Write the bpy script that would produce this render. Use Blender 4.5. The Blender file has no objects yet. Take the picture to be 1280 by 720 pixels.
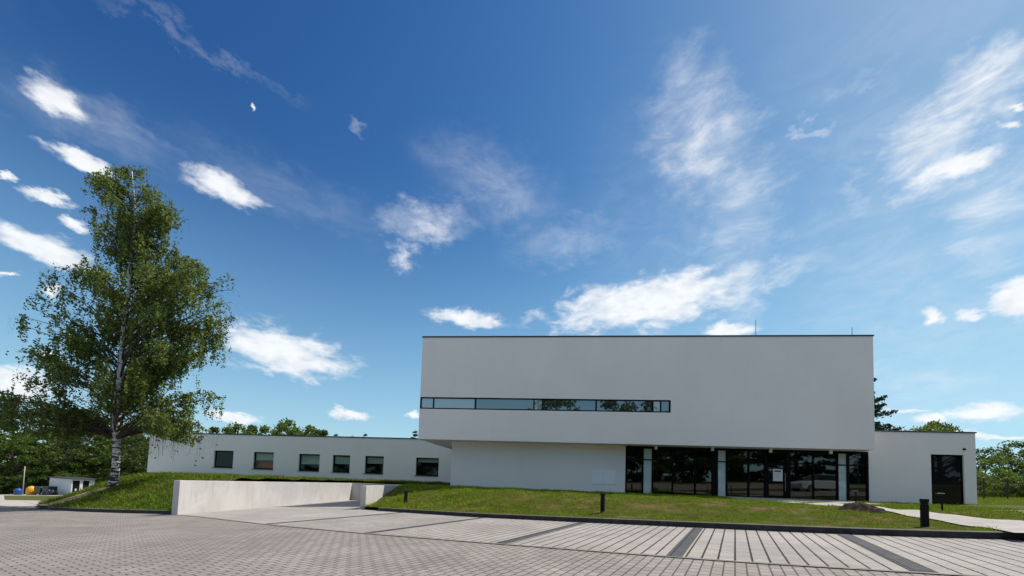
import bpy, math, random
import numpy as np
from mathutils import Matrix, Vector

scene = bpy.context.scene
col = scene.collection
R = math.radians

# ------------------------------------------------------------------ camera
ROLL, PITCH = 0.033671, 0.054743
CAMZ = 1.1
fwd = Vector((0, math.cos(PITCH), math.sin(PITCH)))
right0 = Vector((1, 0, 0))
up0 = right0.cross(fwd)
right = right0 * math.cos(ROLL) + up0 * math.sin(ROLL)
up = up0 * math.cos(ROLL) - right0 * math.sin(ROLL)
cam_d = bpy.data.cameras.new("camera")
cam = bpy.data.objects.new("camera", cam_d)
col.objects.link(cam)
M = Matrix((right, up, -fwd)).transposed().to_4x4()
M.translation = (0, 0, CAMZ)
cam.matrix_world = M
cam_d.sensor_width = 36
cam_d.lens = 36 * 480.39 / 1280
cam_d.shift_y = (572.17 - 360) / 1280
cam_d.clip_start = 0.05
cam_d.clip_end = 9000
scene.camera = cam

# ------------------------------------------------------------------ light
SUN_EL, SUN_AZ = 56.0, 25.0            # azimuth from +X towards +Y
SUN_STRENGTH, SKY_STRENGTH = 4.3, 0.10
sl = bpy.data.lights.new("sun", 'SUN')
sl.energy = SUN_STRENGTH
sl.angle = R(0.53)
sl.color = (1.0, 0.94, 0.86)
so = bpy.data.objects.new("sun", sl)
col.objects.link(so)
sdir = Vector((math.cos(R(SUN_EL)) * math.cos(R(SUN_AZ)), math.cos(R(SUN_EL)) * math.sin(R(SUN_AZ)), math.sin(R(SUN_EL))))
so.rotation_euler = sdir.to_track_quat('Z', 'Y').to_euler()
so.location = (60, 20, 60)
scene.view_settings.view_transform = 'Standard'
scene.view_settings.look = 'None'
scene.view_settings.exposure = 0.3
scene.view_settings.gamma = 1.0
scene.view_settings.use_curve_mapping = False

# ------------------------------------------------------------------ sky with clouds (all by direction)
world = bpy.data.worlds.new("World")
scene.world = world
world.use_nodes = True
NT = world.node_tree
NT.nodes.clear()


def N(nt, kind, **kw):
    n = nt.nodes.new(kind)
    for k, v in kw.items():
        if k == 'inp':
            for a, b in v.items():
                n.inputs[a].default_value = b
        else:
            setattr(n, k, v)
    return n


def L(nt, a, b):
    nt.links.new(a, b)


def mth(nt, op, a, b=None, c=None, clamp=False):
    n = nt.nodes.new('ShaderNodeMath')
    n.operation = op
    n.use_clamp = clamp
    for i, v in enumerate((a, b, c)):
        if v is None:
            continue
        if isinstance(v, (int, float)):
            n.inputs[i].default_value = v
        else:
            nt.links.new(v, n.inputs[i])
    return n.outputs[0]


def smooth(nt, v, lo, hi, a=0.0, b=1.0):
    n = nt.nodes.new('ShaderNodeMapRange')
    n.interpolation_type = 'SMOOTHSTEP'
    nt.links.new(v, n.inputs['Value'])
    n.inputs['From Min'].default_value = lo
    n.inputs['From Max'].default_value = hi
    n.inputs['To Min'].default_value = a
    n.inputs['To Max'].default_value = b
    return n.outputs['Result']


CUM = [(-51.78, 31.41, 0.0354, 0.0174, 161.0), (-50.07, 27.76, 0.0321, 0.0106, -175.9), (-38.78, 30.62, 0.048, 0.0211, 171.6), (-51.81, 23.8, 0.025, 0.0083, -177.4), (-51.84, 19.56, 0.048, 0.0175, 172.7), (-50.04, 22.49, 0.0173, 0.0102, 172.6), (-31.45, 15.0, 0.1204, 0.0467, 174.5), (-52.63, 7.23, 0.0354, 0.0253, 174.7), (-53.69, 16.47, 0.0127, 0.0054, -151.4), (-54.46, 24.04, 0.0073, 0.004, -151.0), (-50.87, 16.26, 0.0149, 0.0087, -167.5), (-50.71, 10.15, 0.0104, 0.0063, -158.3), (18.67, 24.51, 0.2059, 0.0522, -176.7), (-7.97, 22.75, 0.0843, 0.0202, 177.5), (29.34, 19.89, 0.0462, 0.0149, 170.2), (-23.43, 8.04, 0.0419, 0.0114, 177.0), (-36.35, 6.22, 0.0486, 0.0101, 177.0), (-14.89, 8.88, 0.0194, 0.008, -175.3), (50.05, 30.08, 0.0412, 0.0151, 178.6), (53.17, 31.37, 0.0125, 0.0059, 159.2), (53.72, 32.6, 0.0099, 0.0039, 138.3), (53.32, 17.33, 0.0321, 0.0234, 122.8), (47.78, 17.78, 0.0168, 0.0128, 131.7), (50.45, 16.95, 0.0211, 0.0108, 157.4), (50.79, 7.65, 0.0437, 0.0183, 172.6), (47.69, 7.33, 0.0209, 0.0098, 173.7), (45.84, 8.49, 0.0264, 0.0043, 173.9), (-36.83, 38.64, 0.0055, 0.0035, 130), (51.45, 5.49, 0.0407, 0.0052, 176.2)]
CIR = [(26.35, 39.11, 0.1227, 0.0813, 126.4, 0.7), (30.7, 31.29, 0.106, 0.0796, 86.2, 0.62), (47.91, 31.9, 0.0747, 0.0556, 109.8, 0.9), (51.46, 34.88, 0.0555, 0.0447, -172.5, 0.9), (51.21, 25.89, 0.1037, 0.0608, 100.0, 0.6), (37.05, 25.64, 0.0958, 0.0325, 180.0, 0.28), (42.12, 30.93, 0.0648, 0.0206, 106.1, 0.45), (-13.91, 33.51, 0.0937, 0.039, -173.3, 0.7), (-17.09, 29.09, 0.0305, 0.0244, -171.9, 0.8), (-3.89, 38.07, 0.146, 0.0658, 161.2, 0.25), (-41.99, 40.86, 0.1245, 0.01, -179.6, 0.13), (38.33, 37.54, 0.0331, 0.011, 162.4, 0.55), (-32.21, 32.54, 0.1868, 0.0426, 178.8, 0.10), (-24.56, 40.94, 0.019, 0.011, 167.2, 0.25), (8.66, 32.6, 0.1398, 0.0475, -175.0, 0.25), (43.09, 39.55, 0.0504, 0.0176, 174.6, 0.3), (-48.82, 31.15, 0.0924, 0.0349, -176.0, 0.2), (45.78, 12.04, 0.1633, 0.0282, 170.3, 0.3),
       (46, 24, 0.36, 0.20, 100, 0.22), (24, 30, 0.26, 0.20, 90, 0.15),
       (25.5, 43.5, 0.085, 0.055, 120, 0.5), (31, 25.5, 0.10, 0.055, 85, 0.55),
       (180, 62, 1.0, 0.58, 0, 1.25), (118, 56, 0.6, 0.42, 20, 1.1), (-130, 56, 0.75, 0.48, -15, 1.25)]  # unseen high clouds behind the camera, added to brighten the facade

tc = N(NT, 'ShaderNodeTexCoord')
dirv = tc.outputs['Generated']
sky = N(NT, 'ShaderNodeTexSky', sky_type='NISHITA', sun_disc=False)
sky.sun_elevation = R(SUN_EL)
sky.sun_rotation = R(90 - SUN_AZ)
sky.altitude = 300
sky.air_density = 1.0
sky.dust_density = 0.3
sky.ozone_density = 3.0
# clear, contrasty summer air: deeper blue overhead, soft shoulder towards the horizon
sepc = N(NT, 'ShaderNodeSeparateColor')
L(NT, sky.outputs[0], sepc.inputs[0])
comb = N(NT, 'ShaderNodeCombineColor')
for ch, (gam, ka, kb) in enumerate(((2.75, 15.5, 25.0), (2.35, 7.1, 6.7), (1.9, 3.3, 2.5))):
    p_ = mth(NT, 'POWER', mth(NT, 'MULTIPLY', sepc.outputs[ch], 0.1165), gam)
    t_ = mth(NT, 'DIVIDE', mth(NT, 'MULTIPLY', p_, ka), mth(NT, 'MULTIPLY_ADD', p_, kb, 1.0))
    L(NT, mth(NT, 'MULTIPLY', t_, 1.0 / 0.123), comb.inputs[ch])

nz = N(NT, 'ShaderNodeTexNoise', inp={'Scale': 22.0, 'Detail': 8.0, 'Roughness': 0.62})
# clouds stretched along the horizon
mp = N(NT, 'ShaderNodeMapping', vector_type='POINT', inp={'Scale': (1, 1, 1.9)})
L(NT, dirv, mp.inputs[0])
L(NT, mp.outputs[0], nz.inputs['Vector'])
off = N(NT, 'ShaderNodeVectorMath', operation='SUBTRACT')
L(NT, nz.outputs['Color'], off.inputs[0])
off.inputs[1].default_value = (0.5, 0.5, 0.5)
offs = N(NT, 'ShaderNodeVectorMath', operation='SCALE')
L(NT, off.outputs[0], offs.inputs[0])
offs.inputs['Scale'].default_value = 0.045
wd = N(NT, 'ShaderNodeVectorMath', operation='ADD')
L(NT, dirv, wd.inputs[0])
L(NT, offs.outputs[0], wd.inputs[1])
offc = N(NT, 'ShaderNodeVectorMath', operation='SCALE')
L(NT, off.outputs[0], offc.inputs[0])
offc.inputs['Scale'].default_value = 0.12
wc = N(NT, 'ShaderNodeVectorMath', operation='ADD')
L(NT, dirv, wc.inputs[0])
L(NT, offc.outputs[0], wc.inputs[1])


def ellipse(src, az, el, w, h, tilt):
    a, e, t = R(az), R(el), R(tilt)
    c = Vector((math.sin(a) * math.cos(e), math.cos(a) * math.cos(e), math.sin(e)))
    ee = Vector((c.y, -c.x, 0)).normalized()
    nn = ee.cross(c)
    t1 = ee * math.cos(t) + nn * math.sin(t)
    t2 = c.cross(t1)
    eu = Matrix((t1, t2, c)).transposed().to_euler('XYZ')
    m = N(NT, 'ShaderNodeMapping', vector_type='TEXTURE')
    m.inputs['Location'].default_value = c
    m.inputs['Rotation'].default_value = eu
    m.inputs['Scale'].default_value = (w, h, 0.6)
    L(NT, src, m.inputs[0])
    ln = N(NT, 'ShaderNodeVectorMath', operation='LENGTH')
    L(NT, m.outputs[0], ln.inputs[0])
    return ln.outputs['Value']


acc = None
for az, el, w, h, t in CUM:
    v = ellipse(wd.outputs[0], az, el, w * 0.9, h * 0.9, t)
    acc = v if acc is None else mth(NT, 'MINIMUM', acc, v)
# fine break-up of the edges
nf = N(NT, 'ShaderNodeTexNoise', inp={'Scale': 15.0, 'Detail': 9.0, 'Roughness': 0.58, 'Distortion': 0.3})
mpf = N(NT, 'ShaderNodeMapping', vector_type='POINT', inp={'Scale': (1, 1, 2.2), 'Rotation': (0.0, 0.2, 0.0)})
L(NT, dirv, mpf.inputs[0])
L(NT, mpf.outputs[0], nf.inputs['Vector'])
brk = mth(NT, 'MULTIPLY', mth(NT, 'SUBTRACT', nf.outputs['Fac'], 0.5), 2.7)
accn = mth(NT, 'ADD', acc, mth(NT, 'MULTIPLY', brk, mth(NT, 'MINIMUM', mth(NT, 'MULTIPLY_ADD', acc, 0.85, 0.22), 1.0)))
cum_a = smooth(NT, accn, 0.40, 1.50, 1.0, 0.0)
cum_core = smooth(NT, accn, 0.1, 1.0, 1.0, 0.0)
cum_a = mth(NT, 'MULTIPLY', cum_a, 0.95)

# streaky cirrus texture
mpc = N(NT, 'ShaderNodeMapping', vector_type='POINT', inp={'Scale': (1.0, 1.0, 2.6), 'Rotation': (0.2, 0.5, 0.4)})
L(NT, dirv, mpc.inputs[0])
nc = N(NT, 'ShaderNodeTexNoise', inp={'Scale': 9.0, 'Detail': 11.0, 'Roughness': 0.66, 'Distortion': 0.6})
L(NT, mpc.outputs[0], nc.inputs['Vector'])
wisp = smooth(NT, nc.outputs['Fac'], 0.36, 0.74)
cacc = None
for az, el, w, h, t, a in CIR:
    v = ellipse(wc.outputs[0], az, el, w * 1.25, h * 1.25, t)
    f = smooth(NT, v, 0.0, 1.2, a, 0.0)
    cacc = f if cacc is None else mth(NT, 'MAXIMUM', cacc, f)
cir_a = mth(NT, 'MULTIPLY', cacc, mth(NT, 'ADD', mth(NT, 'MULTIPLY', wisp, 0.80), 0.34), clamp=True)
allowed = mth(NT, 'MAXIMUM', cir_a, 0.0)
inv = mth(NT, 'MULTIPLY', mth(NT, 'SUBTRACT', 1.0, cum_a), mth(NT, 'SUBTRACT', 1.0, allowed))
alpha = mth(NT, 'SUBTRACT', 1.0, inv, clamp=True)

# grey bellies: lower-frequency noise modulates cumulus brightness
nb = N(NT, 'ShaderNodeTexNoise', inp={'Scale': 30.0, 'Detail': 4.0})
L(NT, mp.outputs[0], nb.inputs['Vector'])
shade = smooth(NT, nb.outputs['Fac'], 0.30, 0.62, 0.70, 1.0)
ccol = N(NT, 'ShaderNodeMix', data_type='RGBA')
L(NT, shade, ccol.inputs['Factor'])
ccol.inputs['A'].default_value = (4.6, 5.1, 5.9, 1)
ccol.inputs['B'].default_value = (8.0, 8.2, 8.4, 1)
mx = N(NT, 'ShaderNodeMix', data_type='RGBA')
L(NT, alpha, mx.inputs['Factor'])
# thicker, paler air towards the horizon
sepd = N(NT, 'ShaderNodeSeparateXYZ')
L(NT, dirv, sepd.inputs[0])
hz = N(NT, 'ShaderNodeMix', data_type='RGBA')
L(NT, smooth(NT, sepd.outputs['Z'], 0.06, 0.64, 0.42, 0.0), hz.inputs['Factor'])
L(NT, comb.outputs[0], hz.inputs['A'])
hz.inputs['B'].default_value = (0.36 / 0.123, 0.61 / 0.123, 0.87 / 0.123, 1)
L(NT, hz.outputs['Result'], mx.inputs['A'])
L(NT, ccol.outputs['Result'], mx.inputs['B'])
bg = N(NT, 'ShaderNodeBackground', inp={'Strength': SKY_STRENGTH})
L(NT, mx.outputs['Result'], bg.inputs['Color'])
wo = N(NT, 'ShaderNodeOutputWorld')
L(NT, bg.outputs[0], wo.inputs['Surface'])

# ------------------------------------------------------------------ materials
THETA = R(30.2)          # direction of the parking bays


def mat(name, rgb=(0.5, 0.5, 0.5), rough=0.7, metal=0.0, spec=0.5):
    m = bpy.data.materials.new(name)
    m.use_nodes = True
    b = m.node_tree.nodes['Principled BSDF']
    b.inputs['Base Color'].default_value = (*rgb, 1)
    b.inputs['Roughness'].default_value = rough
    b.inputs['Metallic'].default_value = metal
    b.inputs['Specular IOR Level'].default_value = spec
    return m


def noisy(name, c1, c2, scale=4.0, rough=0.8, bump=0.0, bscale=40.0, detail=6.0, stretch=(1, 1, 1), spec=0.3, c3=None, s3=0.4):
    """two (or three) real tones of one surface mixed by noise, with fine bump"""
    m = mat(name, c1, rough, 0, spec)
    nt = m.node_tree
    b = nt.nodes['Principled BSDF']
    g = N(nt, 'ShaderNodeNewGeometry')
    mpn = N(nt, 'ShaderNodeMapping', inp={'Scale': stretch})
    L(nt, g.outputs['Position'], mpn.inputs[0])
    n = N(nt, 'ShaderNodeTexNoise', inp={'Scale': scale, 'Detail': detail, 'Roughness': 0.6})
    L(nt, mpn.outputs[0], n.inputs['Vector'])
    mixn = N(nt, 'ShaderNodeMix', data_type='RGBA')
    L(nt, smooth(nt, n.outputs['Fac'], 0.35, 0.65), mixn.inputs['Factor'])
    mixn.inputs['A'].default_value = (*c1, 1)
    mixn.inputs['B'].default_value = (*c2, 1)
    out = mixn.outputs['Result']
    if c3:
        n3 = N(nt, 'ShaderNodeTexNoise', inp={'Scale': s3, 'Detail': 4.0})
        L(nt, g.outputs['Position'], n3.inputs['Vector'])
        m3 = N(nt, 'ShaderNodeMix', data_type='RGBA')
        L(nt, smooth(nt, n3.outputs['Fac'], 0.48, 0.66), m3.inputs['Factor'])
        L(nt, out, m3.inputs['A'])
        m3.inputs['B'].default_value = (*c3, 1)
        out = m3.outputs['Result']
    L(nt, out, b.inputs['Base Color'])
    if bump:
        nbm = N(nt, 'ShaderNodeTexNoise', inp={'Scale': bscale, 'Detail': 4.0})
        L(nt, g.outputs['Position'], nbm.inputs['Vector'])
        bp = N(nt, 'ShaderNodeBump', inp={'Strength': bump, 'Distance': 0.02})
        L(nt, nbm.outputs['Fac'], bp.inputs['Height'])
        L(nt, bp.outputs[0], b.inputs['Normal'])
    return m


def paving(name, c1, c2, joint, bw, rh, mortar, swap=True, offset=0.5, bump=0.5):
    """concrete block paving laid along the bays"""
    m = mat(name, c1, 0.85, 0, 0.25)
    nt = m.node_tree
    b = nt.nodes['Principled BSDF']
    g = N(nt, 'ShaderNodeNewGeometry')
    mp1 = N(nt, 'ShaderNodeMapping', inp={'Rotation': (0, 0, THETA + (R(90) if swap else 0))})
    L(nt, g.outputs['Position'], mp1.inputs[0])
    br = N(nt, 'ShaderNodeTexBrick', offset=offset, inp={'Scale': 1.0, 'Mortar Size': mortar, 'Mortar Smooth': 0.15, 'Bias': 0.0, 'Brick Width': bw, 'Row Height': rh})
    br.inputs['Color1'].default_value = (*c1, 1)
    br.inputs['Color2'].default_value = (*c2, 1)
    br.inputs['Mortar'].default_value = (*joint, 1)
    L(nt, mp1.outputs[0], br.inputs['Vector'])
    n = N(nt, 'ShaderNodeTexNoise', inp={'Scale': 0.55, 'Detail': 6.0, 'Roughness': 0.65})
    L(nt, g.outputs['Position'], n.inputs['Vector'])
    k = smooth(nt, n.outputs['Fac'], 0.3, 0.7, 0.84, 1.10)
    n2 = N(nt, 'ShaderNodeTexNoise', inp={'Scale': 60.0, 'Detail': 3.0})
    L(nt, g.outputs['Position'], n2.inputs['Vector'])
    k = mth(nt, 'MULTIPLY', k, smooth(nt, n2.outputs['Fac'], 0.3, 0.7, 0.88, 1.1))
    n4 = N(nt, 'ShaderNodeTexNoise', inp={'Scale': 0.32, 'Detail': 7.0, 'Roughness': 0.72, 'Distortion': 0.8})
    L(nt, g.outputs['Position'], n4.inputs['Vector'])
    k = mth(nt, 'MULTIPLY', k, smooth(nt, n4.outputs['Fac'], 0.56, 0.74, 1.0, 0.74))
    n5 = N(nt, 'ShaderNodeTexVoronoi', inp={'Scale': 1.7, 'Randomness': 1.0})
    L(nt, g.outputs['Position'], n5.inputs['Vector'])
    k = mth(nt, 'MULTIPLY', k, smooth(nt, n5.outputs['Distance'], 0.025, 0.05, 0.55, 1.0))
    sc = N(nt, 'ShaderNodeVectorMath', operation='SCALE')
    L(nt, br.outputs['Color'], sc.inputs[0])
    L(nt, k, sc.inputs['Scale'])
    L(nt, sc.outputs[0], b.inputs['Base Color'])
    bp = N(nt, 'ShaderNodeBump', invert=True, inp={'Strength': bump, 'Distance': 0.012})
    L(nt, br.outputs['Fac'], bp.inputs['Height'])
    L(nt, bp.outputs[0], b.inputs['Normal'])
    return m


def baymat():
    """blocks laid in rows with wide earth filled gaps between the rows"""
    m = paving('bay_paving', (0.325, 0.294, 0.264), (0.385, 0.352, 0.32), (0.12, 0.108, 0.095), 0.11, 0.22, 0.008, offset=0.0, bump=0.8)
    nt = m.node_tree
    b = nt.nodes['Principled BSDF']
    src = b.inputs['Base Color'].links[0].from_socket
    mp1 = [n for n in nt.nodes if n.type == 'MAPPING'][0]
    sp = N(nt, 'ShaderNodeSeparateXYZ')
    L(nt, mp1.outputs[0], sp.inputs[0])
    g = [n for n in nt.nodes if n.type == 'NEW_GEOMETRY'][0]
    nj = N(nt, 'ShaderNodeTexNoise', inp={'Scale': 14.0, 'Detail': 3.0})
    L(nt, g.outputs['Position'], nj.inputs['Vector'])
    wob = mth(nt, 'MULTIPLY', mth(nt, 'SUBTRACT', nj.outputs['Fac'], 0.5), 0.016)
    fr = mth(nt, 'PINGPONG', mth(nt, 'ADD', sp.outputs['Y'], wob), 0.11)
    gap = smooth(nt, fr, 0.011, 0.018, 1.0, 0.0)
    mx_ = N(nt, 'ShaderNodeMix', data_type='RGBA')
    L(nt, gap, mx_.inputs['Factor'])
    L(nt, src, mx_.inputs['A'])
    mx_.inputs['B'].default_value = (0.026, 0.026, 0.016, 1)
    L(nt, mx_.outputs['Result'], b.inputs['Base Color'])
    return m


def leafmat(name, c1, c2, trans=0.3, rough=0.55, c3=None):
    m = bpy.data.materials.new(name)
    m.use_nodes = True
    nt = m.node_tree
    b = nt.nodes['Principled BSDF']
    g = N(nt, 'ShaderNodeNewGeometry')
    r = N(nt, 'ShaderNodeValToRGB')
    r.color_ramp.elements[0].color = (*c1, 1)
    r.color_ramp.elements[1].color = (*c2, 1)
    if c3:
        e = r.color_ramp.elements.new(0.93)
        e.color = (*c2, 1)
        r.color_ramp.elements[2].color = (*c3, 1)
    L(nt, g.outputs['Random Per Island'], r.inputs[0])
    L(nt, r.outputs[0], b.inputs['Base Color'])
    b.inputs['Roughness'].default_value = rough
    b.inputs['Specular IOR Level'].default_value = 0.3
    t = N(nt, 'ShaderNodeBsdfTranslucent')
    br = N(nt, 'ShaderNodeVectorMath', operation='MULTIPLY')
    L(nt, r.outputs[0], br.inputs[0])
    br.inputs[1].default_value = (1.5, 1.6, 0.8)
    L(nt, br.outputs[0], t.inputs['Color'])
    mxs = N(nt, 'ShaderNodeMixShader', inp={0: trans})
    L(nt, b.outputs[0], mxs.inputs[1])
    L(nt, t.outputs[0], mxs.inputs[2])
    L(nt, mxs.outputs[0], nt.nodes['Material Output'].inputs['Surface'])
    return m


def grassmat(name, c1, c2, dry, dryamt=0.55, trans=0.3):
    m = bpy.data.materials.new(name)
    m.use_nodes = True
    nt = m.node_tree
    b = nt.nodes['Principled BSDF']
    g = N(nt, 'ShaderNodeNewGeometry')
    n = N(nt, 'ShaderNodeTexNoise', inp={'Scale': 1.3, 'Detail': 5.0, 'Roughness': 0.65})
    L(nt, g.outputs['Position'], n.inputs['Vector'])
    mx1 = N(nt, 'ShaderNodeMix', data_type='RGBA')
    mx1.inputs['A'].default_value = (*c1, 1)
    mx1.inputs['B'].default_value = (*c2, 1)
    L(nt, mth(nt, 'MULTIPLY', mth(nt, 'ADD', smooth(nt, n.outputs['Fac'], 0.3, 0.7), g.outputs['Random Per Island']), 0.5), mx1.inputs['Factor'])
    n2 = N(nt, 'ShaderNodeTexNoise', inp={'Scale': 0.75, 'Detail': 6.0, 'Roughness': 0.7})
    mpg = N(nt, 'ShaderNodeMapping', inp={'Location': (7.3, 2.1, 0)})
    L(nt, g.outputs['Position'], mpg.inputs[0])
    L(nt, mpg.outputs[0], n2.inputs['Vector'])
    mx2 = N(nt, 'ShaderNodeMix', data_type='RGBA')
    L(nt, mth(nt, 'MULTIPLY', smooth(nt, n2.outputs['Fac'], 0.42, 0.66), dryamt), mx2.inputs['Factor'])
    L(nt, mx1.outputs['Result'], mx2.inputs['A'])
    mx2.inputs['B'].default_value = (*dry, 1)
    L(nt, mx2.outputs['Result'], b.inputs['Base Color'])
    b.inputs['Roughness'].default_value = 0.9
    b.inputs['Specular IOR Level'].default_value = 0.03
    t = N(nt, 'ShaderNodeBsdfTranslucent')
    L(nt, mx2.outputs['Result'], t.inputs['Color'])
    mxs = N(nt, 'ShaderNodeMixShader', inp={0: trans})
    L(nt, b.outputs[0], mxs.inputs[1])
    L(nt, t.outputs[0], mxs.inputs[2])
    L(nt, mxs.outputs[0], nt.nodes['Material Output'].inputs['Surface'])
    return m


def glassmat(name, tint, refl, body=None, bodyfac=0.0):
    """window glass: tinted see-through pane with a mirror coat; body = opaque tone behind the pane"""
    m = bpy.data.materials.new(name)
    m.use_nodes = True
    nt = m.node_tree
    nt.nodes.remove(nt.nodes['Principled BSDF'])
    tr = N(nt, 'ShaderNodeBsdfTransparent')
    tr.inputs['Color'].default_value = (*tint, 1)
    base = tr.outputs[0]
    if body:
        d = N(nt, 'ShaderNodeBsdfDiffuse')
        d.inputs['Color'].default_value = (*body, 1)
        ms = N(nt, 'ShaderNodeMixShader', inp={0: bodyfac})
        L(nt, base, ms.inputs[1])
        L(nt, d.outputs[0], ms.inputs[2])
        base = ms.outputs[0]
    gl = N(nt, 'ShaderNodeBsdfGlossy', inp={'Roughness': 0.015})
    gl.inputs['Color'].default_value = (0.9, 0.96, 0.95, 1)
    lw = N(nt, 'ShaderNodeLayerWeight', inp={'Blend': 0.5})
    f = mth(nt, 'MULTIPLY_ADD', mth(nt, 'POWER', lw.outputs['Facing'], 5.0), 0.9, refl + 0.028, clamp=True)
    mxs = N(nt, 'ShaderNodeMixShader')
    L(nt, f, mxs.inputs[0])
    L(nt, base, mxs.inputs[1])
    L(nt, gl.outputs[0], mxs.inputs[2])
    L(nt, mxs.outputs[0], nt.nodes['Material Output'].inputs['Surface'])
    return m


MT = {}
MT['plaster'] = noisy('white_plaster', (0.815, 0.78, 0.75), (0.84, 0.805, 0.775), 0.35, 0.85, 0.06, 160.0, spec=0.2)
MT['panel'] = mat('white_panel', (0.83, 0.855, 0.885), 0.45)
MT['cap'] = mat('dark_coping', (0.045, 0.048, 0.052), 0.45, 0.3)
MT['frame'] = mat('dark_frame', (0.005, 0.0055, 0.006), 0.5, 0, 0.08)
MT['spot'] = mat('white_lamp', (0.75, 0.75, 0.72), 0.4)
MT['blind'] = mat('grey_blind', (0.50, 0.55, 0.53), 0.8)
MT['redreflect'] = mat('red_reflection', (0.60, 0.13, 0.055), 0.7)
MT['room'] = mat('room_wall', (0.13, 0.13, 0.125), 0.8)
MT['roomfloor'] = mat('room_floor', (0.10, 0.085, 0.07), 0.4)
MT['dark'] = mat('dark_interior', (0.02, 0.02, 0.02), 0.8)
MT['wood'] = noisy('table_wood', (0.20, 0.10, 0.05), (0.26, 0.14, 0.07), 6, 0.5)
MT['glass'] = glassmat('front_glass', (0.40, 0.44, 0.42), 0.05)
MT['bandglass'] = glassmat('band_glass', (0.2, 0.22, 0.22), 0.22, (0.03, 0.035, 0.04), 0.85)
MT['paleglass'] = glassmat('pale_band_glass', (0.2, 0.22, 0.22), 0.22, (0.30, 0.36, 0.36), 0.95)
MT['winglass'] = glassmat('wing_glass', (0.72, 0.78, 0.72), 0.0)
MT['frost'] = glassmat('frosted_glass', (0.2, 0.2, 0.2), 0.02, (0.50, 0.62, 0.60), 0.97)
MT['paper'] = mat('paper', (0.72, 0.72, 0.70), 0.7)
MT['ink'] = mat('ink', (0.06, 0.06, 0.07), 0.7)
MT['steel'] = mat('steel', (0.35, 0.36, 0.37), 0.4, 0.8)
MT['bollard'] = mat('bollard_paint', (0.007, 0.007, 0.008), 0.55, 0, 0.15)
MT['bollard_top'] = mat('bollard_cap', (0.10, 0.10, 0.10), 0.35, 0.6)
MT['lens'] = mat('lamp_lens', (0.55, 0.53, 0.48), 0.3)

MT['lane'] = paving('lane_paving', (0.240, 0.213, 0.188), (0.292, 0.261, 0.232), (0.085, 0.075, 0.066), 0.21, 0.135, 0.010, bump=0.8)
MT['bay'] = baymat()
MT['drive'] = paving('driveway_paving', (0.32, 0.29, 0.262), (0.35, 0.322, 0.295), (0.22, 0.20, 0.18), 0.21, 0.105, 0.006, bump=0.3)
MT['band'] = paving('band_paving', (0.070, 0.070, 0.074), (0.098, 0.098, 0.102), (0.02, 0.02, 0.02), 0.11, 0.22, 0.012, offset=0.0)
MT['edging'] = noisy('edging_stone', (0.16, 0.15, 0.14), (0.22, 0.205, 0.19), 6, 0.85, 0.2)
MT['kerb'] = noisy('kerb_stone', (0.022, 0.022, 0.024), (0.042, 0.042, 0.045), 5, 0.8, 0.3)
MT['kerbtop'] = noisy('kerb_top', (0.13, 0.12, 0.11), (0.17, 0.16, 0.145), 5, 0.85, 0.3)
MT['path'] = noisy('path_surface', (0.36, 0.335, 0.305), (0.42, 0.39, 0.36), 2.5, 0.9, 0.2, 80, spec=0.02)
MT['entry'] = noisy('entry_slab', (0.26, 0.25, 0.24), (0.30, 0.29, 0.28), 2.5, 0.9, 0.2, 80, spec=0.02)
MT['road'] = noisy('pale_road', (0.36, 0.33, 0.30), (0.42, 0.39, 0.35), 0.6, 0.9, 0.1, spec=0.02)
MT['sand'] = noisy('bare_soil', (0.44, 0.32, 0.20), (0.52, 0.40, 0.27), 2.0, 0.95, 0.6, 25, c3=(0.16, 0.10, 0.06), s3=1.2, spec=0.02)
MT['soil'] = noisy('dark_soil', (0.026, 0.018, 0.014), (0.085, 0.066, 0.052), 9.0, 0.95, 1.0, 30, spec=0.02)
MT['lawnbase'] = noisy('lawn_base', (0.045, 0.055, 0.010), (0.075, 0.075, 0.018), 3.2, 0.95, 0.6, 40, c3=(0.13, 0.09, 0.04), s3=0.8, spec=0.02)
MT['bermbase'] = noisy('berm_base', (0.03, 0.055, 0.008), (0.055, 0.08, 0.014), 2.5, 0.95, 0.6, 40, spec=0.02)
MT['ground'] = noisy('meadow', (0.075, 0.085, 0.03), (0.11, 0.11, 0.04), 0.3, 0.95, spec=0.02)
MT['hill'] = noisy('far_wood', (0.03, 0.045, 0.03), (0.05, 0.065, 0.04), 0.05, 0.95, spec=0.02)
MT['blade'] = grassmat('grass_blade', (0.095, 0.185, 0.009), (0.265, 0.365, 0.028), (0.29, 0.21, 0.065), 0.38)
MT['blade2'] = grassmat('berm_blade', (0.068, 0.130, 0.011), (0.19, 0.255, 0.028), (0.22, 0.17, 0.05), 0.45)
MT['birchleaf'] = leafmat('birch_leaf', (0.062, 0.092, 0.024), (0.18, 0.215, 0.056), 0.48, c3=(0.25, 0.265, 0.08))
MT['leafdark'] = leafmat('dark_leaf', (0.030, 0.055, 0.011), (0.10, 0.145, 0.026), 0.4)
MT['leafmid'] = leafmat('mid_leaf', (0.050, 0.082, 0.015), (0.14, 0.185, 0.034), 0.4)
MT['leaflight'] = leafmat('light_leaf', (0.07, 0.10, 0.02), (0.16, 0.20, 0.04), 0.35)
MT['needle'] = leafmat('pine_needle', (0.020, 0.040, 0.024), (0.05, 0.085, 0.045), 0.15)
MT['bark'] = noisy('brown_bark', (0.05, 0.038, 0.028), (0.10, 0.08, 0.062), 6, 0.95, 0.6, 20, stretch=(1, 1, .25))
MT['twig'] = mat('birch_twig', (0.07, 0.052, 0.042), 0.9)
MT['shedwhite'] = noisy('shed_sheet', (0.62, 0.62, 0.64), (0.68, 0.68, 0.69), 0.5, 0.6)
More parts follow.
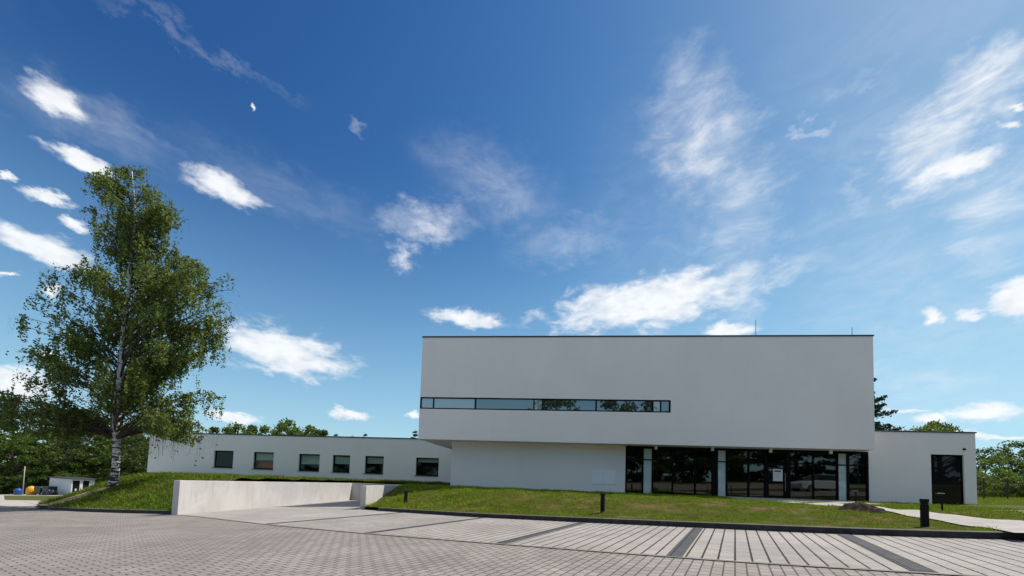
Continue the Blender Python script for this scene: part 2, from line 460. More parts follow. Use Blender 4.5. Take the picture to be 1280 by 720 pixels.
MT['shedroof'] = mat('shed_roof', (0.04, 0.042, 0.045), 0.6)
MT['blue'] = mat('blue_plastic', (0.02, 0.07, 0.26), 0.4)
MT['yellow'] = mat('yellow_plastic', (0.72, 0.33, 0.01), 0.4)
MT['greenbin'] = mat('green_plastic', (0.012, 0.04, 0.022), 0.4)
MT['bag'] = mat('black_bag', (0.012, 0.012, 0.015), 0.3)
MT['pole'] = mat('pole_paint', (0.36, 0.34, 0.30), 0.6)
MT['fencemetal'] = mat('fence_metal', (0.035, 0.04, 0.04), 0.5, 0.4)
MT['postcap'] = mat('post_cap', (0.6, 0.6, 0.6), 0.5)
MT['carpaint'] = mat('white_car_paint', (0.72, 0.73, 0.74), 0.22)
MT['carglass'] = mat('car_glass', (0.02, 0.022, 0.025), 0.05)
MT['tyre'] = mat('tyre', (0.02, 0.02, 0.02), 0.85)

m = MT['plaster']
nt = m.node_tree
b_ = nt.nodes['Principled BSDF']
src = b_.inputs['Base Color'].links[0].from_socket
g_ = N(nt, 'ShaderNodeNewGeometry')
mps = N(nt, 'ShaderNodeMapping', inp={'Scale': (2.2, 2.2, 0.16)})
L(nt, g_.outputs['Position'], mps.inputs[0])
ns = N(nt, 'ShaderNodeTexNoise', inp={'Scale': 1.3, 'Detail': 7.0, 'Roughness': 0.7})
L(nt, mps.outputs[0], ns.inputs['Vector'])
ns2 = N(nt, 'ShaderNodeTexNoise', inp={'Scale': 0.22, 'Detail': 5.0, 'Roughness': 0.6})
L(nt, g_.outputs['Position'], ns2.inputs['Vector'])
kk = mth(nt, 'MULTIPLY', smooth(nt, ns.outputs['Fac'], 0.30, 0.55, 0.985, 1.0), smooth(nt, ns2.outputs['Fac'], 0.3, 0.7, 0.98, 1.02))
ksc = N(nt, 'ShaderNodeVectorMath', operation='SCALE')
L(nt, src, ksc.inputs[0])
L(nt, kk, ksc.inputs['Scale'])
L(nt, ksc.outputs[0], b_.inputs['Base Color'])

# birch bark: white with dark horizontal scars
m = mat('birch_bark', (0.6, 0.58, 0.54), 0.8, 0, 0.2)
nt = m.node_tree
g_ = N(nt, 'ShaderNodeNewGeometry')
mpb = N(nt, 'ShaderNodeMapping', inp={'Scale': (1.6, 1.6, 7.0)})
L(nt, g_.outputs['Position'], mpb.inputs[0])
nbk = N(nt, 'ShaderNodeTexNoise', inp={'Scale': 1.25, 'Detail': 7.0, 'Roughness': 0.68})
L(nt, mpb.outputs[0], nbk.inputs['Vector'])
sepz = N(nt, 'ShaderNodeSeparateXYZ')
L(nt, g_.outputs['Position'], sepz.inputs[0])
thr = smooth(nt, sepz.outputs['Z'], -0.3, 4.2, 0.085, 0.0)     # old bark is scarred at the foot
scar = smooth(nt, mth(nt, 'ADD', nbk.outputs['Fac'], thr), 0.52, 0.585)
mxb = N(nt, 'ShaderNodeMix', data_type='RGBA')
mxb.inputs['A'].default_value = (0.70, 0.67, 0.62, 1)
mxb.inputs['B'].default_value = (0.05, 0.042, 0.036, 1)
L(nt, scar, mxb.inputs['Factor'])
L(nt, mxb.outputs['Result'], nt.nodes['Principled BSDF'].inputs['Base Color'])
MT['birchbark'] = m

# cast concrete of the ramp walls
m = noisy('cast_concrete', (0.50, 0.475, 0.45), (0.57, 0.545, 0.52), 0.9, 0.85, 0.15, 70)
nt = m.node_tree
b_ = nt.nodes['Principled BSDF']
src = b_.inputs['Base Color'].links[0].from_socket
g_ = N(nt, 'ShaderNodeNewGeometry')
mps = N(nt, 'ShaderNodeMapping', inp={'Scale': (5, 5, 0.5)})
L(nt, g_.outputs['Position'], mps.inputs[0])
ns = N(nt, 'ShaderNodeTexNoise', inp={'Scale': 1.4, 'Detail': 6.0, 'Roughness': 0.7})
L(nt, mps.outputs[0], ns.inputs['Vector'])
ksc = N(nt, 'ShaderNodeVectorMath', operation='SCALE')
L(nt, src, ksc.inputs[0])
L(nt, smooth(nt, ns.outputs['Fac'], 0.28, 0.5, 0.80, 1.02), ksc.inputs['Scale'])
L(nt, ksc.outputs[0], b_.inputs['Base Color'])
MT['concrete'] = m


# ------------------------------------------------------------------ mesh helpers
class MB:
    def __init__(self):
        self.v, self.f, self.m = [], [], []

    def quad(self, a, b, c, d, mi=0):
        i = len(self.v)
        self.v += [tuple(a), tuple(b), tuple(c), tuple(d)]
        self.f.append((i, i + 1, i + 2, i + 3))
        self.m.append(mi)

    def poly(self, pts, mi=0):
        i = len(self.v)
        self.v += [tuple(p) for p in pts]
        self.f.append(tuple(range(i, i + len(pts))))
        self.m.append(mi)

    def box(self, x0, x1, y0, y1, z0, z1, mi=0, bev=0.0):
        i = len(self.v)
        self.v += [(x0, y0, z0), (x1, y0, z0), (x1, y1, z0), (x0, y1, z0), (x0, y0, z1), (x1, y0, z1), (x1, y1, z1), (x0, y1, z1)]
        for q in ((0, 3, 2, 1), (4, 5, 6, 7), (0, 1, 5, 4), (1, 2, 6, 5), (2, 3, 7, 6), (3, 0, 4, 7)):
            self.f.append(tuple(i + k for k in q))
            self.m.append(mi)

    def hexa(self, low, high, mi=0):
        """prism from a low ring to a high ring of equal count"""
        i = len(self.v)
        n = len(low)
        self.v += [tuple(p) for p in low] + [tuple(p) for p in high]
        self.f.append(tuple(i + k for k in reversed(range(n))))
        self.f.append(tuple(i + n + k for k in range(n)))
        self.m += [mi, mi]
        for k in range(n):
            j = (k + 1) % n
            self.f.append((i + k, i + j, i + n + j, i + n + k))
            self.m.append(mi)

    def tube(self, pts, rads, n=8, mi=0, cap=True):
        rings = []
        pts = [Vector(p) for p in pts]
        for k, p in enumerate(pts):
            d = (pts[min(k + 1, len(pts) - 1)] - pts[max(k - 1, 0)])
            if d.length < 1e-6:
                d = Vector((0, 0, 1))
            d.normalize()
            a = d.orthogonal() if abs(d.z) < 0.9 else Vector((1, 0, 0)) - d * d.x
            a.normalize()
            b = d.cross(a)
            i = len(self.v)
            for j in range(n):
                t = 2 * math.pi * j / n
                self.v.append(tuple(p + (a * math.cos(t) + b * math.sin(t)) * rads[k]))
            rings.append(i)
        for r0, r1 in zip(rings, rings[1:]):
            for j in range(n):
                q = (j + 1) % n
                self.f.append((r0 + j, r0 + q, r1 + q, r1 + j))
                self.m.append(mi)
        if cap:
            self.f.append(tuple(rings[0] + j for j in reversed(range(n))))
            self.f.append(tuple(rings[-1] + j for j in range(n)))
            self.m += [mi, mi]

    def lathe(self, prof, n=16, cx=0, cy=0, mi=0):
        rings = []
        for r, z in prof:
            i = len(self.v)
            for j in range(n):
                t = 2 * math.pi * j / n
                self.v.append((cx + r * math.cos(t), cy + r * math.sin(t), z))
            rings.append(i)
        for r0, r1 in zip(rings, rings[1:]):
            for j in range(n):
                q = (j + 1) % n
                self.f.append((r0 + j, r0 + q, r1 + q, r1 + j))
                self.m.append(mi)
        self.f.append(tuple(rings[0] + j for j in reversed(range(n))))
        self.f.append(tuple(rings[-1] + j for j in range(n)))
        self.m += [mi, mi]

    def build(self, name, mats, parent=None, off=None, smooth_=False, bevel=0.0):
        if not isinstance(mats, (list, tuple)):
            mats = [mats]
        me = bpy.data.meshes.new(name)
        vs = self.v if off is None else [(a - off[0], b - off[1], c - off[2]) for a, b, c in self.v]
        me.from_pydata(vs, [], self.f)
        for mm in mats:
            me.materials.append(mm)
        if len(mats) > 1:
            me.polygons.foreach_set('material_index', self.m)
        if smooth_:
            me.polygons.foreach_set('use_smooth', [True] * len(self.f))
        me.update()
        o = bpy.data.objects.new(name, me)
        col.objects.link(o)
        if parent is not None:
            o.parent = parent
        elif off is not None:
            o.location = off
        if bevel:
            bm_ = o.modifiers.new('bevel', 'BEVEL')
            bm_.width = bevel
            bm_.segments = 2
            bm_.limit_method = 'ANGLE'
        return o


def np_mesh(name, verts, faces, mats, parent=None, loc=None):
    """fast mesh from numpy arrays, faces an (n,k) array"""
    me = bpy.data.meshes.new(name)
    n, k = faces.shape
    me.vertices.add(len(verts))
    me.vertices.foreach_set('co', np.asarray(verts, dtype=np.float32).ravel())
    me.loops.add(n * k)
    me.loops.foreach_set('vertex_index', faces.astype(np.int32).ravel())
    me.polygons.add(n)
    me.polygons.foreach_set('loop_start', np.arange(0, n * k, k, dtype=np.int32))
    me.polygons.foreach_set('loop_total', np.full(n, k, dtype=np.int32))
    me.update(calc_edges=True)
    me.validate()
    me.materials.append(mats)
    o = bpy.data.objects.new(name, me)
    col.objects.link(o)
    if parent is not None:
        o.parent = parent
    if loc is not None:
        o.location = loc
    return o


def tag(o, label=None, cat=None, group=None, kind=None):
    if label:
        o['label'] = label
    if cat:
        o['category'] = cat
    if group:
        o['group'] = group
    if kind:
        o['kind'] = kind
    return o


def thing(name, loc, label, cat, group=None, rz=0.0):
    o = bpy.data.objects.new(name, None)
    o.empty_display_size = 0.3
    col.objects.link(o)
    o.location = loc
    o.rotation_euler = (0, 0, rz)
    return tag(o, label, cat, group)


def copy_tree(o, parent=None):
    c = o.copy()
    col.objects.link(c)
    c.parent = parent
    for ch in list(o.children):
        copy_tree(ch, c)
    return c


# ------------------------------------------------------------------ ground
GX, GY = 0.038459, -0.01691


def plane(x, y):
    return GX * x + GY * y


def sst(t):
    t = np.clip(t, 0, 1)
    return t * t * (3 - 2 * t)


UK = np.array([-60, -16, -14.7, -12.3, -9, -7.5, -4, 1, 2.5, 4, 5, 7, 10, 20, 45])
VK = np.array([20, 12.45, 12.2, 11.85, 11.35, 11.2, 11.13, 11.11, 11.18, 11.4, 11.68, 12.2, 12.9, 15.0, 20.0])
UL = np.array([-20, -17.5, -12, -8, -5, -2, 0, 1.8, 4, 6, 9, 14, 24])
VL = np.array([6.75, 6.7, 6.27, 6.2, 6.27, 6.4, 6.5, 6.76, 7.1, 7.5, 8.1, 9.1, 11.1])
CT, ST = math.cos(THETA), math.sin(THETA)


def uv2xy(u, v):
    return u * CT + v * ST, -u * ST + v * CT


def xy2uv(x, y):
    return x * CT - y * ST, x * ST + y * CT


def lawn_z(x, y):
    x = np.asarray(x, float)
    y = np.asarray(y, float)
    u, v = xy2uv(x, y)
    d = v - np.interp(u, UK, VK) - 0.12
    p = plane(x, y)
    zk = p + 0.125
    c = np.clip((x - 25) / 6, 0, 1)
    T = 0.45 * (1 - c) + np.maximum(p, 0.45) * c
    bumps = 0.02 * np.sin(x * 2.3 + 1.3 * np.sin(y * 1.7)) + 0.02 * np.sin(y * 2.9 + x) + 0.012 * np.sin(5.1 * x - 3.3 * y)
    return zk + (T - zk) * sst(d / 4.6) + bumps * sst(d / 1.0) * (1 - sst((y + 0.1 * x - 21.0) / 3))


# far ground sheet, coarse, out to the horizon
gx_ = np.concatenate([[-3000, -1500, -800, -400, -250, -180], np.arange(-140, 141, 10), [180, 250, 400, 800, 1500, 3000]])
gy_ = np.concatenate([[-1500, -600, -250, -120], np.arange(-80, 161, 10), [200, 300, 500, 900, 1600, 3000]])
X, Y = np.meshgrid(gx_, gy_)
Z = plane(np.clip(X, -115, 115), np.clip(Y, -60, 110)) - 0.12
vv = np.stack([X.ravel(), Y.ravel(), Z.ravel()], 1)
nx, ny = len(gx_), len(gy_)
ii, jj = np.meshgrid(np.arange(nx - 1), np.arange(ny - 1))
a_ = (jj * nx + ii).ravel()
ff = np.stack([a_, a_ + 1, a_ + nx + 1, a_ + nx], 1)
tag(np_mesh('ground', vv, ff, MT['ground']), kind='structure')


def sheet(name, pts, lift, material):
    b = MB()
    b.poly([(x, y, plane(x, y) + lift) for x, y in pts])
    return tag(b.build(name, material), kind='structure')


# driving lane: everything in front, running off to the far left edge
sheet('parking_lot', [(-34, 22.9), (-60, 27), (-70, -25), (45, -25), (45, 14), (20, 16), (-4, 33), (-15, 33), (-15, 20), (-24, 24.2)], -0.03, MT['lane'])
sheet('road', [(-30.5, 23.6), (-23, 23.9), (-23, 27), (-40, 40), (-80, 75), (-115, 98), (-130, 80), (-80, 47), (-60, 36.5)], -0.022, MT['road'])


sheet('verge', [(-46.5, 35.6), (-39.6, 33.2), (-47, 40), (-58, 50), (-66, 54.5), (-74, 56.5)], -0.012, MT['ground'])


def strip(name, u0, u1, f0, f1, lift, material, n=40):
    """sheet between two curves v=f0(u), v=f1(u)"""
    us = np.linspace(u0, u1, n)
    b = MB()
    for p, q in zip(us, us[1:]):
        c = []
        for u, f in ((p, f0), (q, f0), (q, f1), (p, f1)):
            x, y = uv2xy(u, f(u))
            c.append((x, y, plane(x, y) + lift))
        b.quad(*c)
    return tag(b.build(name, material), kind='structure')


fk = lambda u: float(np.interp(u, UK, VK))
fl = lambda u: float(np.interp(u, UL, VL))
strip('parking_bay', -12.1, 26, lambda u: fl(u) + 0.08, lambda u: fk(u) + 0.05, -0.020, MT['bay'], 90)
strip('lane_edging', -20, 26, lambda u: fl(u) - 0.01, lambda u: fl(u) + 0.08, -0.016, MT['edging'], 80)
for u in (-12.2, -7.68, -4.03, -0.94, 1.94, 4.83, 7.72, 10.61, 13.5):
    strip('bay_divider', u, u + 0.235, lambda q: fl(q) + 0.085, lambda q: fk(q) + 0.03, -0.012, MT['band'], 3)
# plain paving of the driveway between the ramp walls, up to the lane edging
b = MB()
for (x0, y0, x1, y1) in ((-13.35, 15.5, -12.75, 31.3), ):
    pass
drv = [uv2xy(-12.25, fl(-12.25) + 0.09), uv2xy(-12.25, fk(-12.25) + 0.03), (-7.0, 18.5), (-6.3, 31.2), (-12.72, 31.2), (-13.33, 15.6), uv2xy(-17, fl(-17) + 0.09)]
sheet('driveway', drv, -0.019, MT['drive'])
# flush threshold kerb across the driveway mouth
b = MB()
pa, pb = Vector((-13.2, 21.6, 0)), Vector((-7.2, 18.3, 0))
nn_ = Vector((pb.y - pa.y, pa.x - pb.x, 0)).normalized() * 0.06
b.quad(*[(p.x, p.y, plane(p.x, p.y) - 0.013) for p in (pa - nn_, pb - nn_, pb + nn_, pa + nn_)])
tag(b.build('driveway_edging', MT['edging']), kind='structure')


def kerb(pts, name, h=0.125, w=0.12):
    """upright kerb stones along a line; inner side is to the left of travel"""
    b = MB()
    P = [Vector((p[0], p[1], 0)) for p in pts]
    nrm = []
    for k in range(len(P)):
        d = (P[min(k + 1, len(P) - 1)] - P[max(k - 1, 0)]).normalized()
        nrm.append(Vector((-d.y, d.x, 0)))
    for k in range(len(P) - 1):
        o0, o1 = P[k], P[k + 1]
        i0, i1 = o0 + nrm[k] * w, o1 + nrm[k + 1] * w
        z = lambda p, d: (p.x, p.y, plane(p.x, p.y) + d)
        zt = lambda o, p, d: (p.x, p.y, plane(o.x, o.y) + d)
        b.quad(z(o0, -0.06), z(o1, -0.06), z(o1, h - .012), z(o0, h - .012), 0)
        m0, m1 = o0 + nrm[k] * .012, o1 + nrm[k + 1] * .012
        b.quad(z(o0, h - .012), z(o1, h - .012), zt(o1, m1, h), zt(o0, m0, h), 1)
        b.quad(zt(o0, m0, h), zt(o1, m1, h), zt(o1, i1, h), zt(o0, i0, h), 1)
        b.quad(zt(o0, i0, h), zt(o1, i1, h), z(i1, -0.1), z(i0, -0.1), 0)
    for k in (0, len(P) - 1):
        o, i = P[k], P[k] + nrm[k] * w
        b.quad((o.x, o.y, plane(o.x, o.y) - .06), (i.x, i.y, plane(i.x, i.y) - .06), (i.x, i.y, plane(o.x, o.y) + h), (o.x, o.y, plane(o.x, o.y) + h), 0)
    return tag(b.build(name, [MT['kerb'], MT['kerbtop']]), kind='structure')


us = np.linspace(-13.95, 30, 90)
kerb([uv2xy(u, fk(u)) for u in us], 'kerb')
BK = [(-29.2, 23.9), (-27.6, 22.6), (-26.2, 21.55), (-24.6, 20.4), (-23.0, 19.45), (-20.25, 18.2), (-17.3, 17.1), (-14.0, 16.05)]
kerb(BK, 'kerb')


def gridmesh(name, rows, material, zf):
    """rows: list of (y, x0, x1); n columns denser near x0"""
    nc = 260
    t = np.linspace(0, 1, nc)
    vs = []
    for y, x0, x1 in rows:
        tt = t if x1 - x0 < 30 else t ** 1.25
        xs = x0 + (x1 - x0) * tt
        vs.append(np.stack([xs, np.full(nc, y), zf(xs, np.full(nc, y))], 1))
    vs = np.concatenate(vs)
    i_, j_ = np.meshgrid(np.arange(nc - 1), np.arange(len(rows) - 1))
    a = (j_ * nc + i_).ravel()
    f = np.stack([a, a + 1, a + nc + 1, a + nc], 1)
    o = np_mesh(name, vs, f, material)
    o.data.polygons.foreach_set('use_smooth', [True] * len(f))
    return tag(o, kind='structure')


# kerb inner line as x(y)
kx, ky = [], []
for u in np.linspace(-16, 45, 200):
    x, y = uv2xy(u, fk(u) + 0.115)
    kx.append(x)
    ky.append(y)
kx, ky = np.array(kx)[::-1], np.array(ky)[::-1]       # ascending y towards the left end
order = np.argsort(ky)
kx, ky = kx[order], ky[order]


def wall2x(y):
    return -7.1 + 0.04 * (y - 18.72)


def lawn_x0(y):
    k = float(np.interp(y, ky, kx))
    if y < 18.6:
        return k
    return max(wall2x(y) - 0.05, k if y < ky[-1] else -99) if y < 19.2 else wall2x(y) - 0.05


rows = [(y, lawn_x0(y), 75.0) for y in np.concatenate([np.arange(max(ky[0], -8), 24, 0.16), np.arange(24, 62, 1.0)])]
gridmesh('lawn', rows, MT['lawnbase'], lawn_z)

# grassed bank on the left
bkx = np.array([p[0] for p in BK])
bky = np.array([p[1] for p in BK])
LEFTB = [(-29.2, 23.9), (-31.5, 27), (-36, 33), (-42, 40), (-48, 48)]
ring = [Vector((p[0], p[1])) for p in (list(reversed(LEFTB[1:])) + BK)]


def dist_ring(x, y):
    d = np.full(np.shape(x), 1e9)
    for p, q in zip(ring, ring[1:]):
        e = q - p
        t = np.clip(((x - p.x) * e.x + (y - p.y) * e.y) / e.length_squared, 0, 1)
        d = np.minimum(d, np.hypot(x - p.x - t * e.x, y - p.y - t * e.y))
    return d


def berm_z(x, y):
    x = np.asarray(x, float)
    y = np.asarray(y, float)
    d = dist_ring(x, y) - 0.1
    p = plane(x, y) + 0.12
    T = 0.68 - 0.016 * np.maximum(y - 20, 0)
    near = np.clip((x + 18.5) / 4.0, 0, 1)          # steeper by the ramp wall
    D = 5.4 - 2.2 * near
    bump = 0.03 * np.sin(1.9 * x + np.sin(2.1 * y)) + 0.02 * np.sin(3.7 * y + x)
    s = np.clip(d / D, 0, 1)
    s = s * (2 - s) * 0.55 + 0.45 * sst(s)
    return p + (T - p) * s + bump * sst(d / 1.5)


def berm_xl(y):
    if y <= bky[0]:
        return float(np.interp(y, bky[::-1], bkx[::-1])) + 0.0
    return float(np.interp(y, [p[1] for p in LEFTB], [p[0] for p in LEFTB]))


def wall1x(y):
    return -13.34 + 0.0392 * (y - 15.54)


def berm_xr(y):
    return wall1x(y) - 0.15 if y <= 31 else -6.0


rows = []
for y in np.concatenate([np.arange(16.15, 26, 0.15), np.arange(26, 48, 0.5)]):
    x0, x1 = berm_xl(y) + 0.08, berm_xr(y)
    rows.append((y, x0, x1))
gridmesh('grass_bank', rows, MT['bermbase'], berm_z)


# ------------------------------------------------------------------ the building
FD = Vector((math.cos(-0.09903), math.sin(-0.09903), 0))
BO = Vector((21.26, 22.84, 0.45))
bld = thing('community_building', BO, 'long white flat roofed building with cantilevered upper storey and dark glass front', 'building', rz=-0.09903)
OFF = (0, 0, 0.45)


def wall_grid(b, s0, s1, z0, z1, d, holes, reveal, mi=0):
    """vertical wall facing the viewer with rectangular openings and their reveals"""
    xs = sorted({s0, s1, *[h[0] for h in holes], *[h[1] for h in holes]})
    zs = sorted({z0, z1, *[h[2] for h in holes], *[h[3] for h in holes]})
    for xa, xb in zip(xs, xs[1:]):
        for za, zb in zip(zs, zs[1:]):
            cx, cz = (xa + xb) / 2, (za + zb) / 2
            if any(h[0] < cx < h[1] and h[2] < cz < h[3] for h in holes):
                continue
            b.quad((xa, d, za), (xb, d, za), (xb, d, zb), (xa, d, zb), mi)
    for h in holes:
        a, c, l, t = h
        e = d + reveal
        b.quad((a, d, l), (a, e, l), (a, e, t), (a, d, t), mi)
        b.quad((c, d, l), (c, d, t), (c, e, t), (c, e, l), mi)
        b.quad((a, d, l), (c, d, l), (c, e, l), (a, e, l), mi)
        b.quad((a, d, t), (a, e, t), (c, e, t), (c, d, t), mi)


UD = -1.2
# upper storey
b = MB()
S0, S1, ZB, ZT = -27.28, -0.58, 3.43, 10.0
RB = (-27.26, -11.79, 5.37, 6.13)
wall_grid(b, S0, S1, ZB, ZT, UD, [RB], 0.3)
b.quad((S0, 14, ZB), (S0, UD, ZB), (S0, UD, ZT), (S0, 14, ZT))
b.quad((S1, UD, ZB), (S1, 14, ZB), (S1, 14, ZT), (S1, UD, ZT))
b.quad((S1, 14, ZB), (S0, 14, ZB), (S0, 14, ZT), (S1, 14, ZT))
b.quad((S0, UD, ZT), (S1, UD, ZT), (S1, 14, ZT), (S0, 14, ZT))
b.quad((RB[0], UD + 0.6, RB[2] - .3), (RB[1], UD + 0.6, RB[2] - .3), (RB[1], UD + 0.6, RB[3] + .3), (RB[0], UD + 0.6, RB[3] + .3))
b.build('upper_storey', MT['plaster'], bld, OFF)
b = MB()
b.quad((S0, UD, ZB), (S0, 14, ZB), (S1, 14, ZB), (S1, UD, ZB))
b.build('soffit', MT['plaster'], bld, OFF)
b = MB()
b.box(S0 - .04, S1 + .04, UD - .04, 14.04, ZT + .002, ZT + .085)
b.build('roof_coping', MT['cap'], bld, OFF, bevel=0.01)

# ribbon window
rw = MB()
fd0, fd1 = UD + 0.02, UD + 0.16
rw.box(RB[0] + .002, RB[1] - .002, fd0, fd1, RB[2] + .002, RB[2] + .075)
rw.box(RB[0] + .002, RB[1] - .002, fd0, fd1, RB[3] - .075, RB[3] - .002)
mull = [(-27.258, -27.18), (-26.43, -26.36), (-23.73, -23.64), (-20.03, -19.95), (-19.50, -19.43), (-16.23, -16.14), (-12.88, -12.79), (-12.40, -12.33), (-11.88, -11.792)]
for a, c in mull:
    rw.box(a, c, fd0, fd1, RB[2] + .0755, RB[3] - .0755)
rwo = rw.build('ribbon_window', MT['frame'], bld, OFF)
for k in range(len(mull) - 1):
    p = MB()
    a, c = mull[k][1], mull[k + 1][0]
    tilt = [0.0, 0.002, -0.004, 0.001, 0.003, -0.002, 0.004, 0.0][k]
    p.quad((a, UD + .07, RB[2] + .06), (c, UD + .07, RB[2] + .06), (c, UD + .07 + tilt, RB[3] - .06), (a, UD + .07 + tilt, RB[3] - .06))
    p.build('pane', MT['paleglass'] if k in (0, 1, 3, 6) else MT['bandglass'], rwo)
for ch in rwo.children:
    ch.data.transform(Matrix.Translation((0, 0, -0.45)))

# ground floor: plain wall, side wall, back
b = MB()
wall_grid(b, -25.38, -14.16, 0.1, 3.428, 0.0, [], 0)
b.quad((-25.38, 13.9, .1), (-25.38, 0, .1), (-25.38, 0, 3.428), (-25.38, 13.9, 3.428))
b.quad((-14.16, 0, .1), (-14.16, .25, .1), (-14.16, .25, 3.428), (-14.16, 0, 3.428))
b.build('ground_floor_wall', MT['plaster'], bld, OFF)
for a, c in ((-16.23, -15.51), (-15.48, -14.77)):
    p = MB()
    p.box(a, c, -0.03, -0.002, .945, 1.86)
    p.build('access_panel', MT['panel'], bld, OFF, bevel=0.006)
# room behind the glass
b = MB()
r0, r1, rd = -14.16, -0.02, 7.5
b.quad((r0, .26, .44), (r1, .26, .44), (r1, rd, .44), (r0, rd, .44), 1)
b.quad((r0, rd, .44), (r1, rd, .44), (r1, rd, 3.4), (r0, rd, 3.4), 0)
b.quad((r0, .26, .44), (r0, rd, .44), (r0, rd, 3.4), (r0, .26, 3.4), 0)
b.quad((r1, .26, .44), (r1, rd, .44), (r1, rd, 3.4), (r1, .26, 3.4), 0)
b.quad((r0, .26, 3.4), (r1, .26, 3.4), (r1, rd, 3.4), (r0, rd, 3.4), 0)
b.build('foyer', [MT['room'], MT['roomfloor']], bld, OFF)
# glass front
gf = MB()
z0, z1, zt = .40, 3.36, 2.59
gd0, gd1 = 0.03, 0.17
bars = [(-14.158, -14.06), (-13.13, -13.03), (-12.53, -12.43), (-11.30, -11.21), (-9.95, -9.86), (-8.92, -8.56), (-8.10, -8.0), (-6.81, -6.72), (-5.86, -5.72), (-4.62, -4.36), (-3.09, -3.02), (-1.76, -1.66), (-1.20, -1.06), (-.10, -.005)]
gf.box(-14.158, -.005, gd0, gd1, z0, z0 + .07)
gf.box(-14.158, -.005, gd0, gd1, z1 - .08, z1 + .065)
for a, c in bars:
    gf.box(a, c, gd0 - .004, gd1, z0 + .0705, z1 - .0805)
for (a, c), (a2, c2) in zip(bars, bars[1:]):
    gf.box(c + .0005, a2 - .0005, gd0 + .004, gd1 - .01, zt - .035, zt + .035)
gfo = gf.build('glass_front', MT['frame'], bld, OFF)
rs = random.Random(4)
for k, ((a, c), (a2, c2)) in enumerate(zip(bars, bars[1:])):
    w = a2 - c
    nm = 'frosted_pane' if 0.3 < w < 0.62 else 'pane'
    mtl = MT['frost'] if nm == 'frosted_pane' else MT['glass']
    for za, zb in ((z0 + .06 - .45, zt - .03 - .45), (zt + .03 - .45, z1 - .07 - .45)):
        p = MB()
        t = rs.uniform(-.004, .004)
        p.quad((c, .08, za), (a2, .08, za), (a2, .08 + t, zb), (c, .08 + t, zb))
        p.build(nm, mtl, gfo)
# door leaf in the entrance bay, with its handle and notice
dr = MB()
dr.box(-5.715, -5.60, .045, .10, .475, 2.55)
dr.box(-4.74, -4.625, .045, .10, .475, 2.55)
dr.box(-5.5995, -4.7405, .045, .10, .475, .60)
dr.box(-5.5995, -4.7405, .045, .10, 2.45, 2.55)
dro = dr.build('entrance_door', MT['frame'], bld, OFF)
h = MB()
h.tube([(-4.69, .0, .9 - .45), (-4.69, -.02, 1.0 - .45), (-4.69, -.02, 1.9 - .45), (-4.69, .0, 2.0 - .45)], [.015] * 4, 8)
h.build('handle', MT['steel'], dro)
nb_ = MB()
nb_.box(-5.35, -4.80, .055, .068, 1.50, 2.23, 0)
nb_.box(-5.27, -4.90, .052, .0545, 2.06, 2.15, 1)
for k in range(7):
    nb_.box(-5.27, -4.90 - .06 * (k % 3), .053, .0545, 1.95 - .055 * k, 1.965 - .055 * k, 2)
nb_.build('notice', [MT['paper'], MT['ink'], mat('grey_ink', (.45, .45, .46), .7)], bld, OFF)
for s in (-12.44, -9.13, -5.81, -2.47):
    p = MB()
    p.lathe([(.075, 3.19), (.085, 3.2), (.085, 3.425)], 14, s, -.55)
    p.build('downlight', MT['spot'], bld, OFF)

# right wing
b = MB()
DH = (3.36, 5.11, .47, 3.37)
wall_grid(b, .0, 5.74, .1, 4.66, 0.0, [DH], .14)
b.quad((5.74, 0, .1), (5.74, 12, .1), (5.74, 12, 4.66), (5.74, 0, 4.66))
b.quad((5.74, 12, .1), (0, 12, .1), (0, 12, 4.66), (5.74, 12, 4.66))
b.quad((0, 0, 4.66), (5.74, 0, 4.66), (5.74, 12, 4.66), (0, 12, 4.66))
b.quad((0, 12, .1), (0, 0, .1), (0, 0, 4.66), (0, 12, 4.66))
b.build('end_wing', MT['plaster'], bld, OFF)
b = MB()
b.box(-.3, 5.79, -.05, 12.05, 4.662, 4.735)
b.build('roof_coping', MT['cap'], bld, OFF, bevel=0.01)
d_ = MB()
d_.box(3.362, 3.44, .08, .15, .472, 3.368)
d_.box(5.03, 5.108, .08, .15, .472, 3.368)
d_.box(3.4405, 5.0295, .08, .15, 3.29, 3.368)
d_.box(3.4405, 5.0295, .08, .15, .472, .56)
sd = d_.build('terrace_door', MT['frame'], bld, OFF)
p = MB()
p.quad((3.43, .11, .1), (5.04, .11, .1), (5.04, .112, 2.85), (3.43, .112, 2.85))
p.build('pane', glassmat('terrace_glass', (.1, .1, .1), 0.0, (.012, .012, .012), .9), sd)
p = MB()
p.box(3.0, 5.5, .9, .92, 0, 3.3)  # near-black sheet standing in for the dark interior behind the pane
p.build('dark_backing', MT['dark'], sd)
b = MB()
b.box(5.06, 5.15, -.09, -.002, 3.65, 3.76)
b.build('wall_lamp', MT['frame'], bld, OFF, bevel=.01)

# left wing, set back
WD = 12.0
wins = [(-53.80, -51.62, 1.26, 3.02), (-49.36, -47.13, 1.24, 2.98), (-44.38, -42.14, 1.20, 2.92), (-40.74, -38.91, 1.18, 2.90), (-37.32, -35.40, 1.16, 2.90), (-32.06, -29.77, 1.12, 2.88)]
b = MB()
wall_grid(b, -61.4, -25.3, -.8, 4.70, WD, wins, .22)
b.quad((-61.4, 22, -.8), (-61.4, WD, -.8), (-61.4, WD, 4.70), (-61.4, 22, 4.70))
b.quad((-61.4, WD, 4.70), (-25.3, WD, 4.70), (-25.3, 22, 4.70), (-61.4, 22, 4.70))
b.quad((-25.3, 22, -.8), (-61.4, 22, -.8), (-61.4, 22, 4.7), (-25.3, 22, 4.7))
b.build('side_wing', MT['plaster'], bld, OFF)
b = MB()
b.box(-61.45, -25.3, WD - .05, 22.05, 4.702, 4.80)
